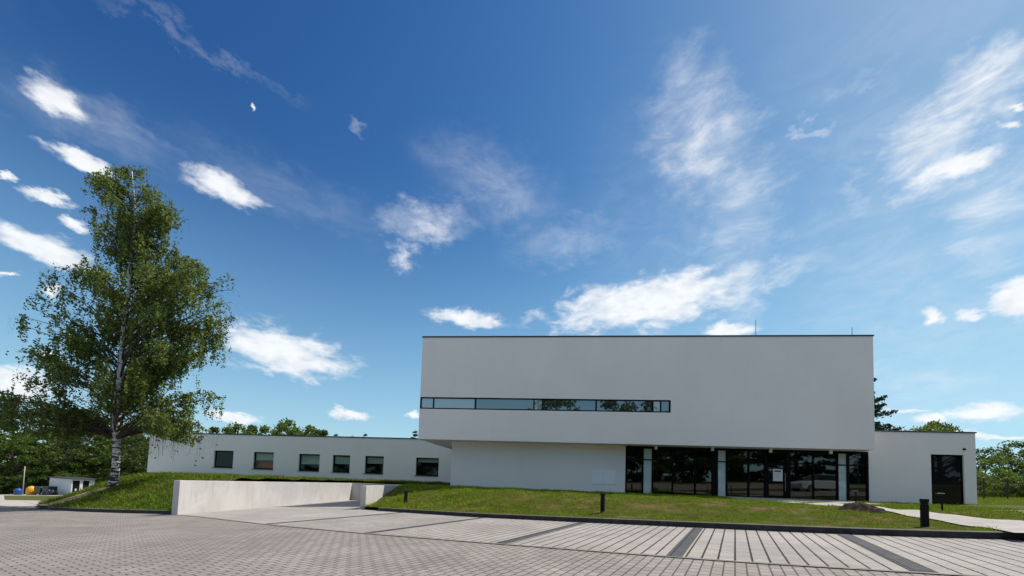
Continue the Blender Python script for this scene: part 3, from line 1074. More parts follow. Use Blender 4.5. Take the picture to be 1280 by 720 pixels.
b.build('roof_coping', MT['cap'], bld, OFF, bevel=0.01)
b = MB()
b.box(-61.38, -25.4, WD - .02, WD - .003, -.4, .50)
b.build('plinth', mat('grey_plinth', (.16, .16, .165), .8), bld, OFF)
blinds = [0.0, 0.48, 0.60, 0.52, 0.42, 0.22]
for (a, c, l, t), bl in zip(wins, blinds):
    f = MB()
    y0, y1 = WD + .14, WD + .21
    f.box(a + .002, a + .12, y0, y1, l + .002, t - .002)
    f.box(c - .09, c - .002, y0, y1, l + .002, t - .002)
    f.box(a + .1205, c - .0905, y0, y1, t - .12, t - .002)
    f.box(a + .1205, c - .0905, y0, y1, l + .002, l + .12)
    fo = f.build('window', MT['frame'], bld, OFF)
    p = MB()
    p.quad((a + .1, WD + .17, l + .1 - .45), (c - .08, WD + .17, l + .1 - .45), (c - .08, WD + .172, t - .1 - .45), (a + .1, WD + .172, t - .1 - .45))
    p.build('pane', MT['winglass'], fo)
    if bl:
        p = MB()
        p.box(a + .12, c - .09, WD + .24, WD + .25, t - .1 - (t - l - .2) * bl - .45, t - .1 - .45)
        p.build('blind', MT['blind'], fo)
    p = MB()
    p.box(a - .12, c + .02, WD - .06, WD + .1395, l - .05 - .45, l - .002 - .45)
    p.build('sill', MT['cap'], fo)
    p = MB()   # dark room behind
    e0, e1 = WD + .225, WD + 3
    A, C, Lz, Tz = a - .3, c + .3, l - .6 - .45, t + .3 - .45
    p.quad((A, e1, Lz), (C, e1, Lz), (C, e1, Tz), (A, e1, Tz), 1 if bl == .48 else 0)  # back wall of this window coloured for the red reflection too
    p.quad((A, e0, Lz), (A, e1, Lz), (A, e1, Tz), (A, e0, Tz))
    p.quad((C, e0, Lz), (C, e1, Lz), (C, e1, Tz), (C, e0, Tz))
    p.quad((A, e0, Lz), (C, e0, Lz), (C, e1, Lz), (A, e1, Lz))
    p.quad((A, e0, Tz), (C, e0, Tz), (C, e1, Tz), (A, e1, Tz))
    if bl == .48:   # red reflection in the lower pane, put in as a coloured panel inside
        p.box(a + .14, c - .1, WD + .5, WD + .54, l - .4, t - 1.15, 1)
    p.build('room', [MT['room'], MT['redreflect']], fo)
# lightning rods on the roofs
for s, d, zb, hh in ((-6.75, -.75, 10.08, 1.12), (-1.4, -.8, 10.08, .62), (5.0, .25, 4.73, .42)):
    p = MB()
    p.tube([(s, d, zb), (s, d, zb + hh)], [.022, .016], 6)
    p.lathe([(.09, zb), (.09, zb + .06), (.03, zb + .09)], 10, s, d)
    p.build('lightning_rod', MT['steel'], bld, OFF)


def bp(s, d, z):
    """building coordinates to world"""
    return BO + FD * s + Vector((-FD.y, FD.x, 0)) * d + Vector((0, 0, z - BO.z))


# furniture in the foyer
def table(s, d):
    t = thing('table', bp(s, d, .445), 'small round wooden table behind the left glass of the foyer', 'table', rz=-.099)
    p = MB()
    p.lathe([(.5, .71), (.52, .72), (.52, .745), (.5, .75)], 24)
    p.build('tabletop', MT['wood'], t)
    p = MB()
    p.lathe([(.26, 0), (.24, .03), (.04, .06), (.035, .71)], 14)
    p.build('pedestal', MT['frame'], t)


def chair(s, d, rz, label):
    t = thing('chair', bp(s, d, .445), label, 'chair', 'chairs in the foyer', rz)
    p = MB()
    p.box(-.22, .22, -.22, .22, .43, .47)
    p.build('seat', MT['wood'], t, bevel=.01)
    p = MB()
    p.hexa([(-.2, .19, .62), (.2, .19, .62), (.2, .22, .62), (-.2, .22, .62)], [(-.2, .24, .88), (.2, .24, .88), (.2, .27, .88), (-.2, .27, .88)])
    p.build('backrest', MT['wood'], t, bevel=.01)
    for x in (-.19, .19):
        for y in (-.19, .19):
            p = MB()
            p.tube([(x * 1.1, y * 1.1, 0), (x, y, .43)] if y < 0 else [(x * 1.1, y * 1.1, 0), (x, y, .43), (x, y + .05, .85)], [.014] * (2 if y < 0 else 3), 6)
            p.build('leg', MT['frame'], t)


table(-10.4, 1.7)
chair(-11.4, 1.5, R(80), 'wooden chair to the left of the round foyer table')
chair(-9.5, 1.6, R(-95), 'wooden chair to the right of the round foyer table')

# ------------------------------------------------------------------ concrete ramp walls
b = MB()
TH = .29
A0, A1 = Vector((-13.34, 15.54)), Vector((-12.74, 30.9))
lo = lambda p, dz: (p[0], p[1], plane(p[0], p[1]) + dz)
ra = [A0, A1, A1 + Vector((-TH, 0)), A0 + Vector((-TH, .05))]
b.hexa([(p.x, p.y, -2.2) for p in ra], [(p.x, p.y, z) for p, z in zip(ra, (.585, .33, .33, .585))])
w = b.build('concrete_wall', MT['concrete'], bevel=.012)
tag(w, 'long pale concrete retaining wall holding back the grass bank left of the driveway', 'wall')
b = MB()
B0, B1 = Vector((-7.02, 18.72)), Vector((-6.52, 30.9))
ra = [B0, B1, B1 + Vector((-.26, 0)), B0 + Vector((-.26, 0))]
b.hexa([(p.x, p.y, -2.2) for p in ra], [(p.x, p.y, z) for p, z in zip(ra, (.52, .42, .42, .52))])
w = b.build('concrete_wall', MT['concrete'], bevel=.012)
tag(w, 'short concrete wall end on the right of the driveway, half buried by the lawn', 'wall')
b = MB()
b.box(-13.05, -6.5, 30.92, 31.2, -2.2, .34)
w = b.build('concrete_wall', MT['concrete'], bevel=.012)
tag(w, 'shaded concrete back wall closing the far end of the driveway', 'wall')

# ------------------------------------------------------------------ path, entry slab, soil
def drape(name, pts, lift, material, zf=lawn_z, step=0.35, kind='structure'):
    """polygon triangulated as a fan of thin strips following the ground"""
    import bmesh
    bm = bmesh.new()
    vs = [bm.verts.new((x, y, 0)) for x, y in pts]
    f = bm.faces.new(vs)
    xs = [p[0] for p in pts]
    ys = [p[1] for p in pts]
    for axis, lo_, hi_ in ((0, min(xs), max(xs)), (1, min(ys), max(ys))):
        c = lo_ + step
        while c < hi_:
            co = (c, 0, 0) if axis == 0 else (0, c, 0)
            no = (1, 0, 0) if axis == 0 else (0, 1, 0)
            bmesh.ops.bisect_plane(bm, geom=bm.verts[:] + bm.edges[:] + bm.faces[:], plane_co=co, plane_no=no)
            c += step
    bmesh.ops.triangulate(bm, faces=bm.faces[:])
    for v in bm.verts:
        v.co.z = float(zf(v.co.x, v.co.y)) + lift
    bm.normal_update()
    for f in bm.faces:
        if f.normal.z < 0:
            f.normal_flip()
    me = bpy.data.meshes.new(name)
    bm.to_mesh(me)
    bm.free()
    me.materials.append(material)
    o = bpy.data.objects.new(name, me)
    col.objects.link(o)
    return tag(o, kind=kind)


def smooth_path(p, n=6):
    out = []
    for i in range(len(p) - 1):
        a = p[max(i - 1, 0)]
        b_, c = p[i], p[i + 1]
        d = p[min(i + 2, len(p) - 1)]
        for k in range(n):
            t = k / n
            out.append(tuple(0.5 * (2 * b_[j] + (c[j] - a[j]) * t + (2 * a[j] - 5 * b_[j] + 4 * c[j] - d[j]) * t * t + (3 * b_[j] - a[j] - 3 * c[j] + d[j]) * t ** 3) for j in (0, 1)))
    out.append(tuple(p[-1]))
    return out


far_edge = [(14.35, 17.3), (14.45, 16.6), (14.42, 15.6), (14.06, 14.1), (13.57, 12.4), (12.95, 10.7), (12.35, 9.25), (11.9, 7.9), (11.7, 6.95)]
near_edge = [(9.6, 7.36), (9.95, 7.9), (10.3, 8.5), (10.68, 9.5), (11.1, 10.9), (11.5, 12.35), (11.9, 13.9), (12.15, 15.1), (12.2, 16.2), (11.9, 17.3)]
PATH = smooth_path(far_edge) + smooth_path(near_edge)
drape('path', PATH, .03, MT['path'])
ent = [bp(s, d, 0) for s, d in ((-8.4, -.06), (-1.0, -.06), (-3.4, -5.3), (-9.6, -5.0))]
drape('entry_pavement', [(p.x, p.y) for p in ent], .022, MT['entry'])
drape('bare_soil', smooth_path([(-26.2, 21.0), (-24.9, 22.3), (-23.7, 23.0), (-22.8, 22.5), (-22.6, 21.3), (-23.4, 20.3), (-24.7, 19.95), (-26.2, 20.7), (-26.2, 21.0)], 4)[:-1], .035, MT['sand'], berm_z, .3)

# heap of dark soil on the lawn
rs = np.random.RandomState(3)
n = 44
gxs = np.linspace(-1, 1, n)
X, Y = np.meshgrid(gxs, gxs)
r = np.hypot(X, Y)
hh = np.clip(1 - r ** 1.6, 0, None) * .29
for k in range(60):
    cx, cy, w, a = rs.uniform(-.8, .8), rs.uniform(-.8, .8), rs.uniform(.05, .16), rs.uniform(-.03, .06)
    hh += a * np.exp(-((X - cx) ** 2 + (Y - cy) ** 2) / w ** 2) * (r < .95)
hh += rs.uniform(-.012, .012, hh.shape) * (r < .9)
hc = Vector((10.85, 11.95, 0))
hz = float(lawn_z(hc.x, hc.y))
wx = X * .52 + Y * .12
wy = Y * .42 - X * .30
vv = np.stack([wx.ravel(), wy.ravel(), hh.ravel() - .03], 1)
ii, jj = np.meshgrid(np.arange(n - 1), np.arange(n - 1))
a_ = (jj * n + ii).ravel()
o = np_mesh('soil_heap', vv, np.stack([a_, a_ + 1, a_ + n + 1, a_ + n], 1), MT['soil'], None, (hc.x, hc.y, hz))
tag(o, 'low heap of dark crumbly soil left on the lawn beside the path', 'soil heap')


# ------------------------------------------------------------------ grass blades
def blades(name, pts, hmin, hmax, material, seed):
    rs = np.random.RandomState(seed)
    n = len(pts)
    dist = np.hypot(pts[:, 0], pts[:, 1])
    w = np.maximum(.007, .0013 * dist) * rs.uniform(.6, 1.6, n)
    # tufts: taller and shorter patches
    pa = np.sin(pts[:, 0] * 2.1 + 1.7 * np.sin(pts[:, 1] * 1.3)) * np.sin(pts[:, 1] * 2.6 + 1.2 * np.sin(pts[:, 0] * 1.9)) + .7 * np.sin(pts[:, 0] * 5.3 + pts[:, 1] * 3.1) * np.sin(pts[:, 1] * 6.1 - pts[:, 0] * 2.2)
    lush = np.clip((4 - pts[:, 0]) / 9, 0, 1) if name == 'lawn_grass' else np.ones(n)
    hgt = rs.uniform(hmin, hmax, n) * np.clip(1 + .75 * pa, .35, 2.2) * (1 + .9 * lush)
    a = rs.uniform(0, 2 * np.pi, n)
    lean = rs.uniform(.2, 1.6, n) * hgt
    la = rs.uniform(0, 2 * np.pi, n)
    dx, dy = np.cos(a) * w / 2, np.sin(a) * w / 2
    v = np.empty((n, 3, 3))
    v[:, 0] = pts - np.stack([dx, dy, np.full(n, .01)], 1)
    v[:, 1] = pts + np.stack([dx, dy, np.full(n, -.01)], 1)
    v[:, 2] = pts + np.stack([np.cos(la) * lean, np.sin(la) * lean, hgt], 1)
    f = np.arange(n * 3).reshape(n, 3)
    o = np_mesh(name, v.reshape(-1, 3), f, material)
    return tag(o, name == 'lawn_grass' and 'short patchy grass on the lawn in front of the building' or 'green grass on the bank under the birch', 'grass', kind='stuff')


def in_poly(x, y, poly):
    c = np.zeros(len(x), bool)
    j = len(poly) - 1
    for i in range(len(poly)):
        xi, yi = poly[i]
        xj, yj = poly[j]
        m_ = ((yi > y) != (yj > y)) & (x < (xj - xi) * (y - yi) / (yj - yi + 1e-12) + xi)
        c ^= m_
        j = i
    return c


rs = np.random.RandomState(11)
NB = 900000
x = rs.uniform(-7, 46, NB)
y = rs.uniform(4, 34, NB)
x0 = np.array([lawn_x0(t) for t in np.linspace(4, 34, 400)])
ok = x > np.interp(y, np.linspace(4, 34, 400), x0) - .05
fc = (x - BO.x) * FD.y * -1 + (y - BO.y) * FD.x          # depth behind the facade line
sc_ = (x - BO.x) * FD.x + (y - BO.y) * FD.y
ok &= (fc < -.02) | (sc_ > 5.78)
ok &= ~in_poly(x, y, PATH)
ok &= ~in_poly(x, y, [(p.x, p.y) for p in ent])
ok &= (x / y < 1.42)
ok &= rs.uniform(0, 1, NB) < np.clip(1.3 - np.hypot(x, y) / 42, .3, 1)
def tufty(x, y):
    """clumped growth: chance of a blade at a spot"""
    q = np.sin(x * 7.1 + 2.3 * np.sin(y * 4.3)) * np.sin(y * 8.3 + 2.1 * np.sin(x * 3.7)) + .8 * np.sin(x * 15.7 + y * 9.1 + 2 * np.sin(y * 6)) * np.sin(y * 17.3 - x * 5.9)
    return np.clip(.55 + .55 * q, .10, 1)


ok &= rs.uniform(0, 1, NB) < tufty(x, y)
x, y = x[ok], y[ok]
pts = np.stack([x, y, lawn_z(x, y)], 1)
blades('lawn_grass', pts, .025, .07, MT['blade'], 1)
SOILP = [(-26.2, 21.0), (-24.9, 22.3), (-23.7, 23.0), (-22.8, 22.5), (-22.6, 21.3), (-23.4, 20.3), (-24.7, 19.95), (-26.2, 20.7)]
NB = 380000
x = rs.uniform(-36, -6, NB)
y = rs.uniform(16, 38, NB)
yy = np.linspace(16, 38, 400)
ok = (x > np.interp(y, yy, [berm_xl(t) for t in yy]) + .12) & (x < np.interp(y, yy, [berm_xr(t) for t in yy]))
ok &= ~in_poly(x, y, SOILP)
ok &= rs.uniform(0, 1, NB) < np.clip(1.35 - np.hypot(x, y) / 45, .3, 1)
ok &= rs.uniform(0, 1, NB) < tufty(x, y)
x, y = x[ok], y[ok]
pts = np.stack([x, y, berm_z(x, y)], 1)
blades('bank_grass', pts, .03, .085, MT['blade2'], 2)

# ------------------------------------------------------------------ bollards
BL = [((9.27, 8.64), 'black square bollard light at the kerb where the path meets it, nearest to the camera'),
      ((2.97, 12.44), 'black square bollard light on the grass slope before the access panels in the white wall'),
      ((-4.93, 18.17), 'black square bollard light on the lawn beside the short concrete wall end')]
proto = thing('bollard_light', (0, 0, 0), BL[0][1], 'bollard', 'square black bollard lights along the kerb', R(-30))
p = MB()
p.box(-.058, .058, -.058, .058, -.2, .50)
p.build('post', MT['bollard'], proto, bevel=.006)
p = MB()
p.box(-.05, .05, -.05, .05, .502, .545)
p.build('lens', MT['bollard'], proto)
p = MB()
p.box(-.062, .062, -.062, .062, .547, .625)
p.build('cap', MT['bollard'], proto, bevel=.006)
for k, ((x, y), lab) in enumerate(BL):
    o = proto if k == 0 else copy_tree(proto)
    o.location = (x, y, float(lawn_z(x, y)))
    o['label'] = lab
PL = [((15.62, 17.44), 'slim dark path light with flat head standing before the last pane of the glass front'),
      ((15.05, 13.45), 'slim dark path light with flat head on the grass before the dark terrace door')]
proto = thing('path_light', (0, 0, 0), PL[0][1], 'path light', 'slim path lights beside the path', R(-20))
p = MB()
p.tube([(0, 0, -.2), (0, 0, .60)], [.028, .028], 10)
p.build('post', MT['bollard'], proto)
p = MB()
p.box(-.15, .06, -.06, .06, .601, .64)
p.build('lamp_head', MT['bollard_top'], proto, bevel=.008)
for k, ((x, y), lab) in enumerate(PL):
    o = proto if k == 0 else copy_tree(proto)
    o.location = (x, y, float(lawn_z(x, y)))
    o['label'] = lab


# ------------------------------------------------------------------ trees
def leaf_quads(c, size, rs, droop=0.0, aspect=.62):
    """diamond leaves at the points c"""
    n = len(c)
    a = rs.normal(size=(n, 3))
    a[:, 2] -= droop
    a /= np.linalg.norm(a, axis=1)[:, None]
    b = np.cross(a, rs.normal(size=(n, 3)))
    b /= np.linalg.norm(b, axis=1)[:, None]
    s = (size * rs.uniform(.65, 1.35, n))[:, None]
    v = np.empty((n, 4, 3))
    v[:, 0] = c - a * s * .5
    v[:, 1] = c + b * s * .5 * aspect
    v[:, 2] = c + a * s * .5
    v[:, 3] = c - b * s * .5 * aspect
    return v.reshape(-1, 3), np.arange(n * 4).reshape(n, 4)


# the birch: crown outline in the plane of its trunk (x, height), built round in depth
ENV = [(-24.01, 19.32), (-23.31, 19.55), (-22.06, 18.89), (-21.6, 18.01), (-21.46, 17.42), (-19.65, 16.25), (-20.59, 14.99), (-19.19, 13.96), (-18.33, 12.63), (-16.97, 12.68), (-16.85, 11.81), (-17.86, 11.44), (-16.82, 10.04), (-16.86, 7.42), (-17.57, 6.46), (-17.2, 5.16), (-17.03, 4.14), (-17.57, 2.83), (-18.44, 2.15), (-20.46, 2.73), (-21.9, 3.51), (-22.52, 2.66), (-24.36, 2.73), (-26.6, 2.15), (-28.48, 2.59), (-29.43, 3.72), (-29.34, 4.65), (-28.58, 5.71), (-26.91, 6.14), (-27.62, 6.82), (-28.51, 8.21), (-28.16, 9.31), (-28.65, 10.44), (-26.38, 11.72), (-24.8, 13.38), (-25.43, 15.06), (-25.8, 16.03), (-25.59, 16.78), (-26.38, 17.65), (-26.19, 18.15), (-24.89, 18.54)]
TRUNK = [(-22.67, -0.5), (-22.68, 0.2), (-22.74, 2.1), (-22.85, 4.87), (-22.83, 7.22), (-22.9, 9.59), (-22.74, 11.99), (-22.81, 14.42), (-22.93, 16.87), (-23.18, 19.1)]
TY = 22.0
base = Vector((-22.67, TY, float(berm_z(-22.67, TY))))
birch = thing('birch_tree', base, 'tall slender birch with white scarred trunk and drooping leafy twigs on the grass bank', 'tree')
tz = np.array([p[1] for p in TRUNK])
tx = np.array([p[0] for p in TRUNK])
rs = np.random.RandomState(21)
tr = MB()
hs = np.linspace(-.5, 18.6, 40)
rad = np.interp(hs, [-.5, -.1, .5, 2.5, 8, 14, 19], [.27, .225, .19, .17, .125, .065, .012])
tr.tube([(float(np.interp(h, tz, tx)) + .05 * math.sin(h * 1.3), TY + .06 * math.sin(h * .9), h) for h in hs], list(rad), 14)
tr.build('trunk', MT['birchbark'], birch, tuple(base), True)
limbs, twigs, strands = MB(), MB(), []
ENVx = np.array(ENV)


def width_at(z):
    xs = []
    for (xa, za), (xb, zb) in zip(ENV, ENV[1:] + ENV[:1]):
        if (za > z) != (zb > z):
            xs.append(xa + (xb - xa) * (z - za) / (zb - za))
    return (min(xs), max(xs)) if len(xs) >= 2 else None


nl = 0
tries = 0
while nl < 235 and tries < 8000:
    tries += 1
    zt_ = rs.uniform(2.6, 19.2) if rs.uniform() < .95 else rs.uniform(2.8, 7.5)
    wd_ = width_at(zt_)
    if not wd_:
        continue
    half = (wd_[1] - wd_[0]) / 2
    if rs.uniform(0, 6.2) > half + 2.0:
        continue
    cx = (wd_[0] + wd_[1]) / 2
    ang = rs.uniform(0, 2 * np.pi)
    rr = math.sqrt(rs.uniform(.16, 1.0))
    xt = cx + half * rr * math.cos(ang)
    yt = TY + half * .62 * rr * math.sin(ang)
    if not in_poly(np.array([xt]), np.array([zt_]), ENV)[0]:
        continue
    if nl < 5:             # long low boughs sweeping out to the right
        xt, yt, zt_ = rs.uniform(-20.4, -17.4), TY + rs.uniform(-1.6, 1.6), rs.uniform(4.4, 6.2)
    elif nl < 24:          # broad right shoulder at mid height
        xt, yt, zt_ = rs.uniform(-19.4, -17.0), TY + rs.uniform(-2.0, 2.0), rs.uniform(7.2, 12.4)
    elif nl < 32:          # upper left and right lobes
        xt, zt_ = ((rs.uniform(-26.0, -24.6), rs.uniform(15.5, 18.0)), (rs.uniform(-21.2, -19.9), rs.uniform(15.2, 17.0)))[nl % 2]
        yt = TY + rs.uniform(-.9, .9)
    hd = math.hypot(xt - float(np.interp(zt_, tz, tx)), yt - TY)
    zs_ = max(2.6, zt_ - hd * rs.uniform(.35, .95) - .2)
    zs_ = min(zs_, 18.6)
    P0 = Vector((float(np.interp(zs_, tz, tx)), TY, zs_))
    P2 = Vector((xt, yt, zt_))
    ctl = P0.lerp(P2, .55) + Vector((0, 0, hd * rs.uniform(.12, .3)))
    pts_ = []
    for t in np.linspace(0, 1, 9):
        q = P0 * (1 - t) ** 2 + ctl * 2 * t * (1 - t) + P2 * t * t
        q += Vector(rs.normal(size=3)) * .05 * (0 < t < 1)
        pts_.append(q)
    r0 = .012 + .0085 * hd
    limbs.tube(pts_, list(np.linspace(r0, .008, 9)), 6, cap=False)
    # side shoots from the outer part, each dropping a hanging strand
    for k in range(int(11 + hd * 6.0)):
        t = rs.uniform(.22, 1.03)
        i = min(int(t * 8), 7)
        q = pts_[i].lerp(pts_[i + 1], min(t * 8 - i, 1.2))
        side = Vector((rs.normal() * .29, rs.normal() * .29, rs.uniform(-.12, .28)))
        ln = rs.uniform(.25, 1.0) * (1.0 if zt_ < 15 else .8) * (1.9 if zt_ < 7 else 1.2)
        e = q + side
        strands.append((np.array(q), np.array(e), ln, zt_))
    nl += 1
LC = []
for q, e, ln, zt_ in strands:
    drift = np.array([rs.normal() * .10 - .05, rs.normal() * .10, -1.0]) * ln
    end = e + drift
    # gaps: whole sprays left out so that the sky shows through
    if math.sin(q[0] * 1.7 + 2.0) * math.sin(q[2] * 1.25 + .6 * q[0]) * math.sin(q[1] * 1.5 + 1) > .10:
        continue
    m_ = max(6, int(ln * 26 + 6))
    t = rs.uniform(0, 1, m_)[:, None]
    c = np.where(t < .25, q + (e - q) * t * 4, e + (end - e) * (t - .25) / .75)
    c = c + rs.normal(size=c.shape) * .06
    LC.append(c)
    twigs.tube([q, e, end], [.0035, .003, .002], 3, cap=False)
LC = np.concatenate(LC)
big = [((x - (-22.9)) * 1.02 - 22.9, z + .15) for x, z in ENV]
ps = TY / LC[:, 1]
PX, PZ = LC[:, 0] * (.35 + .65 * ps), CAMZ + (LC[:, 2] - CAMZ) * (.35 + .65 * ps)
ok = in_poly(PX, PZ, big)
ok |= rs.uniform(0, 1, len(LC)) < np.where(LC[:, 2] < 3.2, .03, .07)
PX, LC = (LC[:, 0] * ps)[ok], LC[ok]
nt_ = (np.abs(PX - np.interp(LC[:, 2], tz, tx)) < .30) & (LC[:, 1] < TY + .1) & (rs.uniform(0, 1, len(LC)) < .72)
lowz = np.clip((6.0 - LC[:, 2]) / 3.0, 0, 1) * .62
nt_ |= (rs.uniform(0, 1, len(LC)) < lowz) & (LC[:, 0] > -24.5) & (LC[:, 0] < -20.8)
nt_ |= (np.abs(LC[:, 0] - np.interp(LC[:, 2], tz, tx)) < .8) & (LC[:, 1] < TY) & (LC[:, 2] < 5.2) & (rs.uniform(0, 1, len(LC)) < .85)
LC = LC[~nt_]
limbs.build('limbs', MT['twig'], birch, tuple(base), True)
twigs.build('twigs', MT['twig'], birch, tuple(base))
v, f = leaf_quads(LC - np.array(base), .115, rs, .8, .78)
np_mesh('crown', v, f, MT['birchleaf'], birch)
print('birch leaves', len(LC))


def make_tree(name, seed, h, cr, nleaf, lsize, material, label, cat, group, loc, flat=1.0, low=.12, trunk_r=None, bark=None):
    """broadleaf tree: trunk, forked limbs and leaf clumps filling an uneven crown"""
    rs = np.random.RandomState(seed)
    t = thing(name, loc, label, cat, group, rs.uniform(0, 6))
    mb = MB()
    tr_ = trunk_r or .018 * h
    lean = rs.normal(size=2) * .02 * h
    ax = lambda z: Vector((lean[0] * z / h, lean[1] * z / h, z))
    mb.tube([ax(-.4), ax(h * .1), ax(h * .35), ax(h * .65), ax(h * .9)], [tr_ * 1.5, tr_, tr_ * .75, tr_ * .4, tr_ * .1], 8)
    C = []
    nclump = 34
    for k in range(nclump):
        z = h * rs.uniform(low, .98)
        zz = (z / h - low) / (1 - low)
        prof = (1 - abs(2 * zz - .85) ** 2.2 / (1.15 ** 2.2 if zz > .42 else .85 ** 2.2 * 1.45))
        rmax = cr * max(.12, prof) ** .6 * rs.uniform(.72, 1.15)
        a = rs.uniform(0, 2 * np.pi)
        rr = rmax * math.sqrt(rs.uniform(.1, 1))
        c = Vector((rr * math.cos(a), rr * math.sin(a), z)) + ax(z) - Vector((0, 0, z))
        s = ax(max(h * .08, z - rr * rs.uniform(.4, 1.0)))
        md = s.lerp(c, .5) + Vector((0, 0, rr * .12))
        mb.tube([s, md, c], [tr_ * .35, tr_ * .2, tr_ * .06], 5, cap=False)
        w = cr * rs.uniform(.16, .30)
        n_ = int(nleaf / nclump * rs.uniform(.6, 1.4))
        g = rs.normal(size=(n_, 3))
        g /= np.linalg.norm(g, axis=1)[:, None]
        g *= (rs.uniform(0, 1, n_) ** .45)[:, None] * w * np.array([1.15, 1.15, .8 * flat])
        # ragged sprigs
        g += rs.normal(size=g.shape) * w * .12
        C.append(np.array(c) + g)
    mb.build('trunk', bark or MT['bark'], t, None, True)
    C = np.concatenate(C)
    C = C[C[:, 2] > .1]
    v, f = leaf_quads(C, lsize, rs, .2, .7)
    np_mesh('crown', v, f, material, t)
    return t


def place_copy(src, loc, scale, rz, label=None, group=None):
    c = copy_tree(src)
    c.location = loc
    c.scale = scale
    c.rotation_euler = (0, 0, rz)
    if label:
        c['label'] = label
    if group:
        c['group'] = group
    return c


def pz(x, y):
    return float(plane(max(min(x, 115), -115), max(min(y, 110), -60))) - .1


GW = 'trees of the wood on the left'
labW = 'dense dark green tree in the wood behind the white shed'
labM = 'fresh green leafy tree in the wood behind the white shed'
TD = make_tree('leafy_tree', 5, 12.0, 4.2, 5200, .42, MT['leafdark'], labW, 'tree', GW, (-100.7, 72.0, pz(-100.7, 72)), low=.03)
TM = make_tree('leafy_tree', 8, 12.0, 3.8, 5200, .40, MT['leafmid'], labM, 'tree', GW, (-96.3, 74.0, pz(-96.3, 74)), low=.03)
rr_ = random.Random(5)
left = [(-108.0, 80.0, 14.6, 0), (-102.8, 82.0, 13.0, 1), (-108.8, 90.0, 14.5, 0), (-88.6, 76.0, 11.5, 1), (-94.9, 84.0, 13.2, 0), (-84.4, 78.0, 11.0, 0), (-96.1, 92.0, 13.4, 1),
        (-76.1, 75.0, 11.8, 1), (-64.6, 66.0, 9.9, 0), (-55.3, 58.0, 7.6, 0), (-65.5, 70.0, 10.0, 0), (-70.5, 72.0, 11.0, 0), (-80.0, 70.0, 9.5, 0), (-90.0, 70.0, 9.5, 0), (-59.5, 62.5, 8.6, 0), (-50.5, 55, 6.8, 0), (-115, 84, 13.5, 1), (-72, 82, 12.0, 1), (-82, 88, 12, 0)]
for x, y, h_, kd in left:
    s = h_ / 12.0 * (1.06 if x < -75 else 1.0)
    place_copy((TD, TM)[kd], (x, y, pz(x, y)), (s * rr_.uniform(1.0, 1.25), s * 1.1, s), rr_.uniform(0, 6))
# low undergrowth in front of the wood
UB = make_tree('bush', 15, 3.2, 2.2, 2600, .34, MT['leafdark'], 'low dark bush at the foot of the wood behind the bins', 'bush', 'bushes at the foot of the wood', (-95, 66.5, pz(-95, 66.5)), low=.02)
for x, y, s in ((-90.5, 67.5, 1.1), (-86, 66, .9), (-81.5, 66.5, 1.2), (-77, 67, 1.0), (-73, 66, .95), (-99.5, 67, 1.1), (-68.5, 65, 1.0), (-63.5, 62, .9), (-58.5, 57.5, .9), (-54, 53.5, .8), (-104, 68, 1.2), (-50, 50.5, .8)):
    place_copy(UB, (x, y, pz(x, y)), (s * 1.2, s, s), rr_.uniform(0, 6))
x, y = -62.0, 61.5

GB = 'treetops above the side wing'
labB = 'green treetop showing above the roof of the long side wing'
behind = [(-56.3, 75.0, 12.9, 0), (-51.4, 72.0, 13.0, 1), (-52.7, 78.0, 13.7, 0), (-45.9, 74.0, 13.6, 1), (-46.8, 80.0, 15.1, 1), (-39.4, 72.0, 12.8, 1), (-39.6, 78.0, 12.8, 0)]
for x, y, h_, kd in behind:
    s = h_ / 12.0
    place_copy((TD, TM)[kd], (x, y, pz(x, y)), (s * .9, s * .9, s), rr_.uniform(0, 6), labB, GB)


def make_conifer(seed, h, spread, label, cat, group, loc, tiers, nper, lsize, name='conifer_tree', start=.12):
    rs = np.random.RandomState(seed)
    t = thing(name, loc, label, cat, group)
    mb = MB()
    mb.tube([(0, 0, -.3), (0, 0, h * .5), (0, 0, h)], [.016 * h, .01 * h, .002 * h], 8)
    C = []
    for k in range(tiers):
        z = h * (start + (1 - start) * (k + rs.uniform(-.2, .2)) / tiers)
        ln = spread * (1 - z / h) ** .75 + .08 * spread
        for j in range(rs.randint(4, 7)):
            a = rs.uniform(0, 2 * np.pi)
            l = ln * rs.uniform(.6, 1.1)
            e = Vector((l * math.cos(a), l * math.sin(a), z + l * rs.uniform(-.02, .22)))
            s = Vector((0, 0, z))
            md = s.lerp(e, .5) - Vector((0, 0, l * .06))
            mb.tube([s, md, e], [.004 * h, .003 * h, .001 * h], 5, cap=False)
            tt = rs.uniform(.25, 1.0, nper)[:, None]
            c = np.array(s) * (1 - tt) + np.array(e) * tt
            c[:, 2] -= (tt[:, 0] * (1 - tt[:, 0])) * l * .2
            wsp = l * .16 * (1.2 - tt)
            c = c + rs.normal(size=c.shape) * np.concatenate([wsp, wsp, wsp * .45], 1) + rs.normal(size=c.shape) * .05
            C.append(c)
    mb.build('trunk', MT['bark'], t, None, True)
    C = np.concatenate(C)
    v, f = leaf_quads(C, lsize, rs, -.3, .45)
    np_mesh('crown', v, f, MT['needle'], t)
    return t


